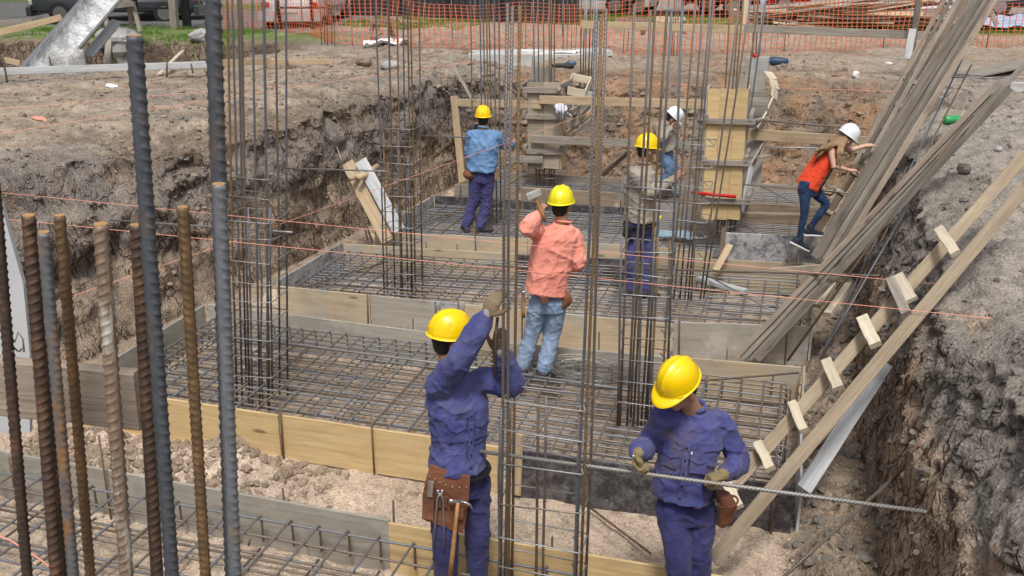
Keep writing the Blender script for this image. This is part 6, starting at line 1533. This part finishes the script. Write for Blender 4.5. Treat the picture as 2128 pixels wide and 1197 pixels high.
clawhammer('hammer hanging at the right hip of the man in light blue', gh(1029, 378, 12.95), gh(1034, 348, 12.95), AW)

# ---- man in the beige-grey shirt, yellow helmet
W5, a = person('man in beige-grey shirt and yellow helmet working in profile behind the rusty cage', 10.40,
    dict(head=(1343, 312, 0), neck=(1338, 340, 0), chest=(1330, 378, 0), waist=(1329, 425, 0), hem=(1329, 458, 0), pelvis=(1329, 462, 0),
         shR=(1318, 360, -.12), elR=(1348, 402, -.18), wrR=(1390, 378, -.05), shL=(1348, 358, .14), elL=(1375, 400, .14), wrL=(1402, 372, .12),
         hipR=(1316, 470, -.03), hipL=(1341, 470, .05), kneeR=(1313, 538, -.04), kneeL=(1343, 540, .04), ankR=(1310, 598, -.02), ankL=(1340, 604, .05)),
    (.95, .35, -.25), (.8, .6, 0), C_GREY, C_BLUE, voxel=.014, chestw=.17, waistw=.165, depth=.155, arm=(.075, .064, .048), leg=(.092, .074, .066), hu=(.12, .05, 1), feet={'L': (1, .3, 0), 'R': (1, .1, 0)}, visor=.04)
belt(W5, a['pe']-UPV*.02, a['S2'], a['F2'], .175, .165, .02, C_BLACK)
t = tag(fuse('hip_bag', [loft([(gh(1306, 470, 10.3), RI*.06, AW*.07), (gh(1304, 490, 10.3), RI*.06, AW*.07), (gh(1312, 500, 10.3), RI*.04, AW*.05)], 16)], .012, C_BLACK, None, 1, .006, 9), 'dark tool bag on the hip of the man in beige-grey with the yellow helmet', 'tool bag')
tag(tube('yellow_tool', [gh(1372, 448, 10.3), gh(1370, 456, 10.3), gh(1368, 462, 10.3)], .016, H_YEL, None, 8), 'tool with a yellow grip in the belt of the man in beige-grey', 'tool')

# ---- man in grey shirt and white helmet
W6, a = person('man in grey-brown shirt, jeans and white helmet stooping with a hand at his mouth', 14.5,
    dict(head=(1397, 246, 0), neck=(1383, 258, 0), chest=(1374, 275, 0), waist=(1378, 298, 0), hem=(1382, 312, 0), pelvis=(1381, 314, 0),
         shR=(1368, 264, -.14), elR=(1376, 288, -.30), wrR=(1393, 266, -.22), shL=(1380, 262, .14), elL=(1402, 290, .12), wrL=(1408, 308, .12),
         hipR=(1376, 320, -.06), hipL=(1386, 320, .08), kneeR=(1392, 352, -.14), kneeL=(1400, 352, .10), ankR=(1372, 398, -.1), ankL=(1388, 398, .1)),
    (.9, -.1, -.75), (.9, -.3, -.3), C_GREY, C_JEAN2, voxel=.015, chestw=.19, waistw=.175, depth=.15, arm=(.078, .068, .05), leg=(.100, .08, .066), helm=H_WHT, hu=(.62, -.1, .75), feet={'L': (1, 0, 0), 'R': (1, 0, 0)})

# ---- woman
W7, a = person('woman with long fair hair, orange-red top and white helmet climbing the plank ladder', 11.2,
    dict(head=(1758, 288, 0), neck=(1740, 302, 0), chest=(1718, 322, 0), waist=(1697, 354, 0), hem=(1677, 388, 0), pelvis=(1682, 392, 0),
         shR=(1727, 312, -.12), elR=(1733, 346, -.20), wrR=(1764, 354, -.12), shL=(1738, 303, .12), elL=(1768, 312, .20), wrL=(1798, 303, .22),
         hipL=(1690, 393, .06), hipR=(1673, 393, -.06), kneeR=(1672, 442, -.08), kneeL=(1716, 424, .02), ankR=(1661, 496, -.05), ankL=(1684, 474, .05)),
    (.62, .25, -.74), (.75, .45, -.4), C_RED, C_DENIM, skin=C_SKINL, hair=C_HAIRL, helm=H_WHT, voxel=.012, chestw=.135, waistw=.150, depth=.105, arm=(.04, .035, .03), leg=(.082, .052, .037), size=.95, hu=(.55, .0, .83), shoes=C_SNEAK, sole=C_SOLE, neckr=.045,
    shirt_wr=.004, long_sleeve=False, collar=False, feet={'L': (1, .1, -.05), 'R': (.9, .1, -.45)},
    hands={'R': ((1, .1, .0), (.2, 0, -1), dict(curl=(30, 40, 20))), 'L': ((1, .05, .15), (0, .2, -1), dict(curl=(25, 30, 20)))})
h = a['hc']; q_ = np.random.RandomState(4); X = []
for k in range(30):
    t0 = q_.uniform(-1, 1); st = h-a['hF']*q_.uniform(.03, .09)+a['hS']*.07*t0+a['hU']*q_.uniform(-.03, .03)
    if k % 3 == 0: e = gh(1741+q_.uniform(-5, 8), 343+q_.uniform(-16, 6), 10.98+q_.uniform(-.03, .03)); mid_ = gh(1745+q_.uniform(-4, 6), 312, 11.0)
    else: e = gh(1694+q_.uniform(-4, 14), 326+q_.uniform(-14, 6), 11.06+q_.uniform(-.03, .08)); mid_ = gh(1724+q_.uniform(-6, 5), 300+q_.uniform(-3, 6), 11.05+q_.uniform(-.03, .1))
    P, q = smoothpath([st, mid_, (mid_+e)/2+UPV*.01, e], [.020, .022, .017, .006], 4); X.append(capsule(P, q, 7))
fuse('long_hair', X, .008, C_HAIRL, W7, 1, .003, 30)
for s_ in (1, -1):
    P = [a['ch']*(1-u)+a['hm']*u+a['S2']*(.125*s_)*(1+.1*u)+a['F2']*.065 for u in (-.3, 0, .3, .6, 1.0)]
    v, f, uv = tube_data(P, .010, 6); mk('black_piping', v, f, C_BLACK, W7)
P = [a['ch']*(1-u)+a['hm']*u-a['F2']*.098 for u in (-.4, 0, .3, .6, 1.0)]
v, f, uv = tube_data(P, .008, 6); mk('black_piping', v, f, C_BLACK, W7)
tag(tube('bracelet', [a['wr']['R']-nrm(a['wr']['R']-a['el']['R'])*.03+UPV*.030*math.cos(k)+AW*.030*math.sin(k) for k in np.linspace(0, 6.28, 14)[:-1]], .005, C_RED, W7, 5, True), None, None)
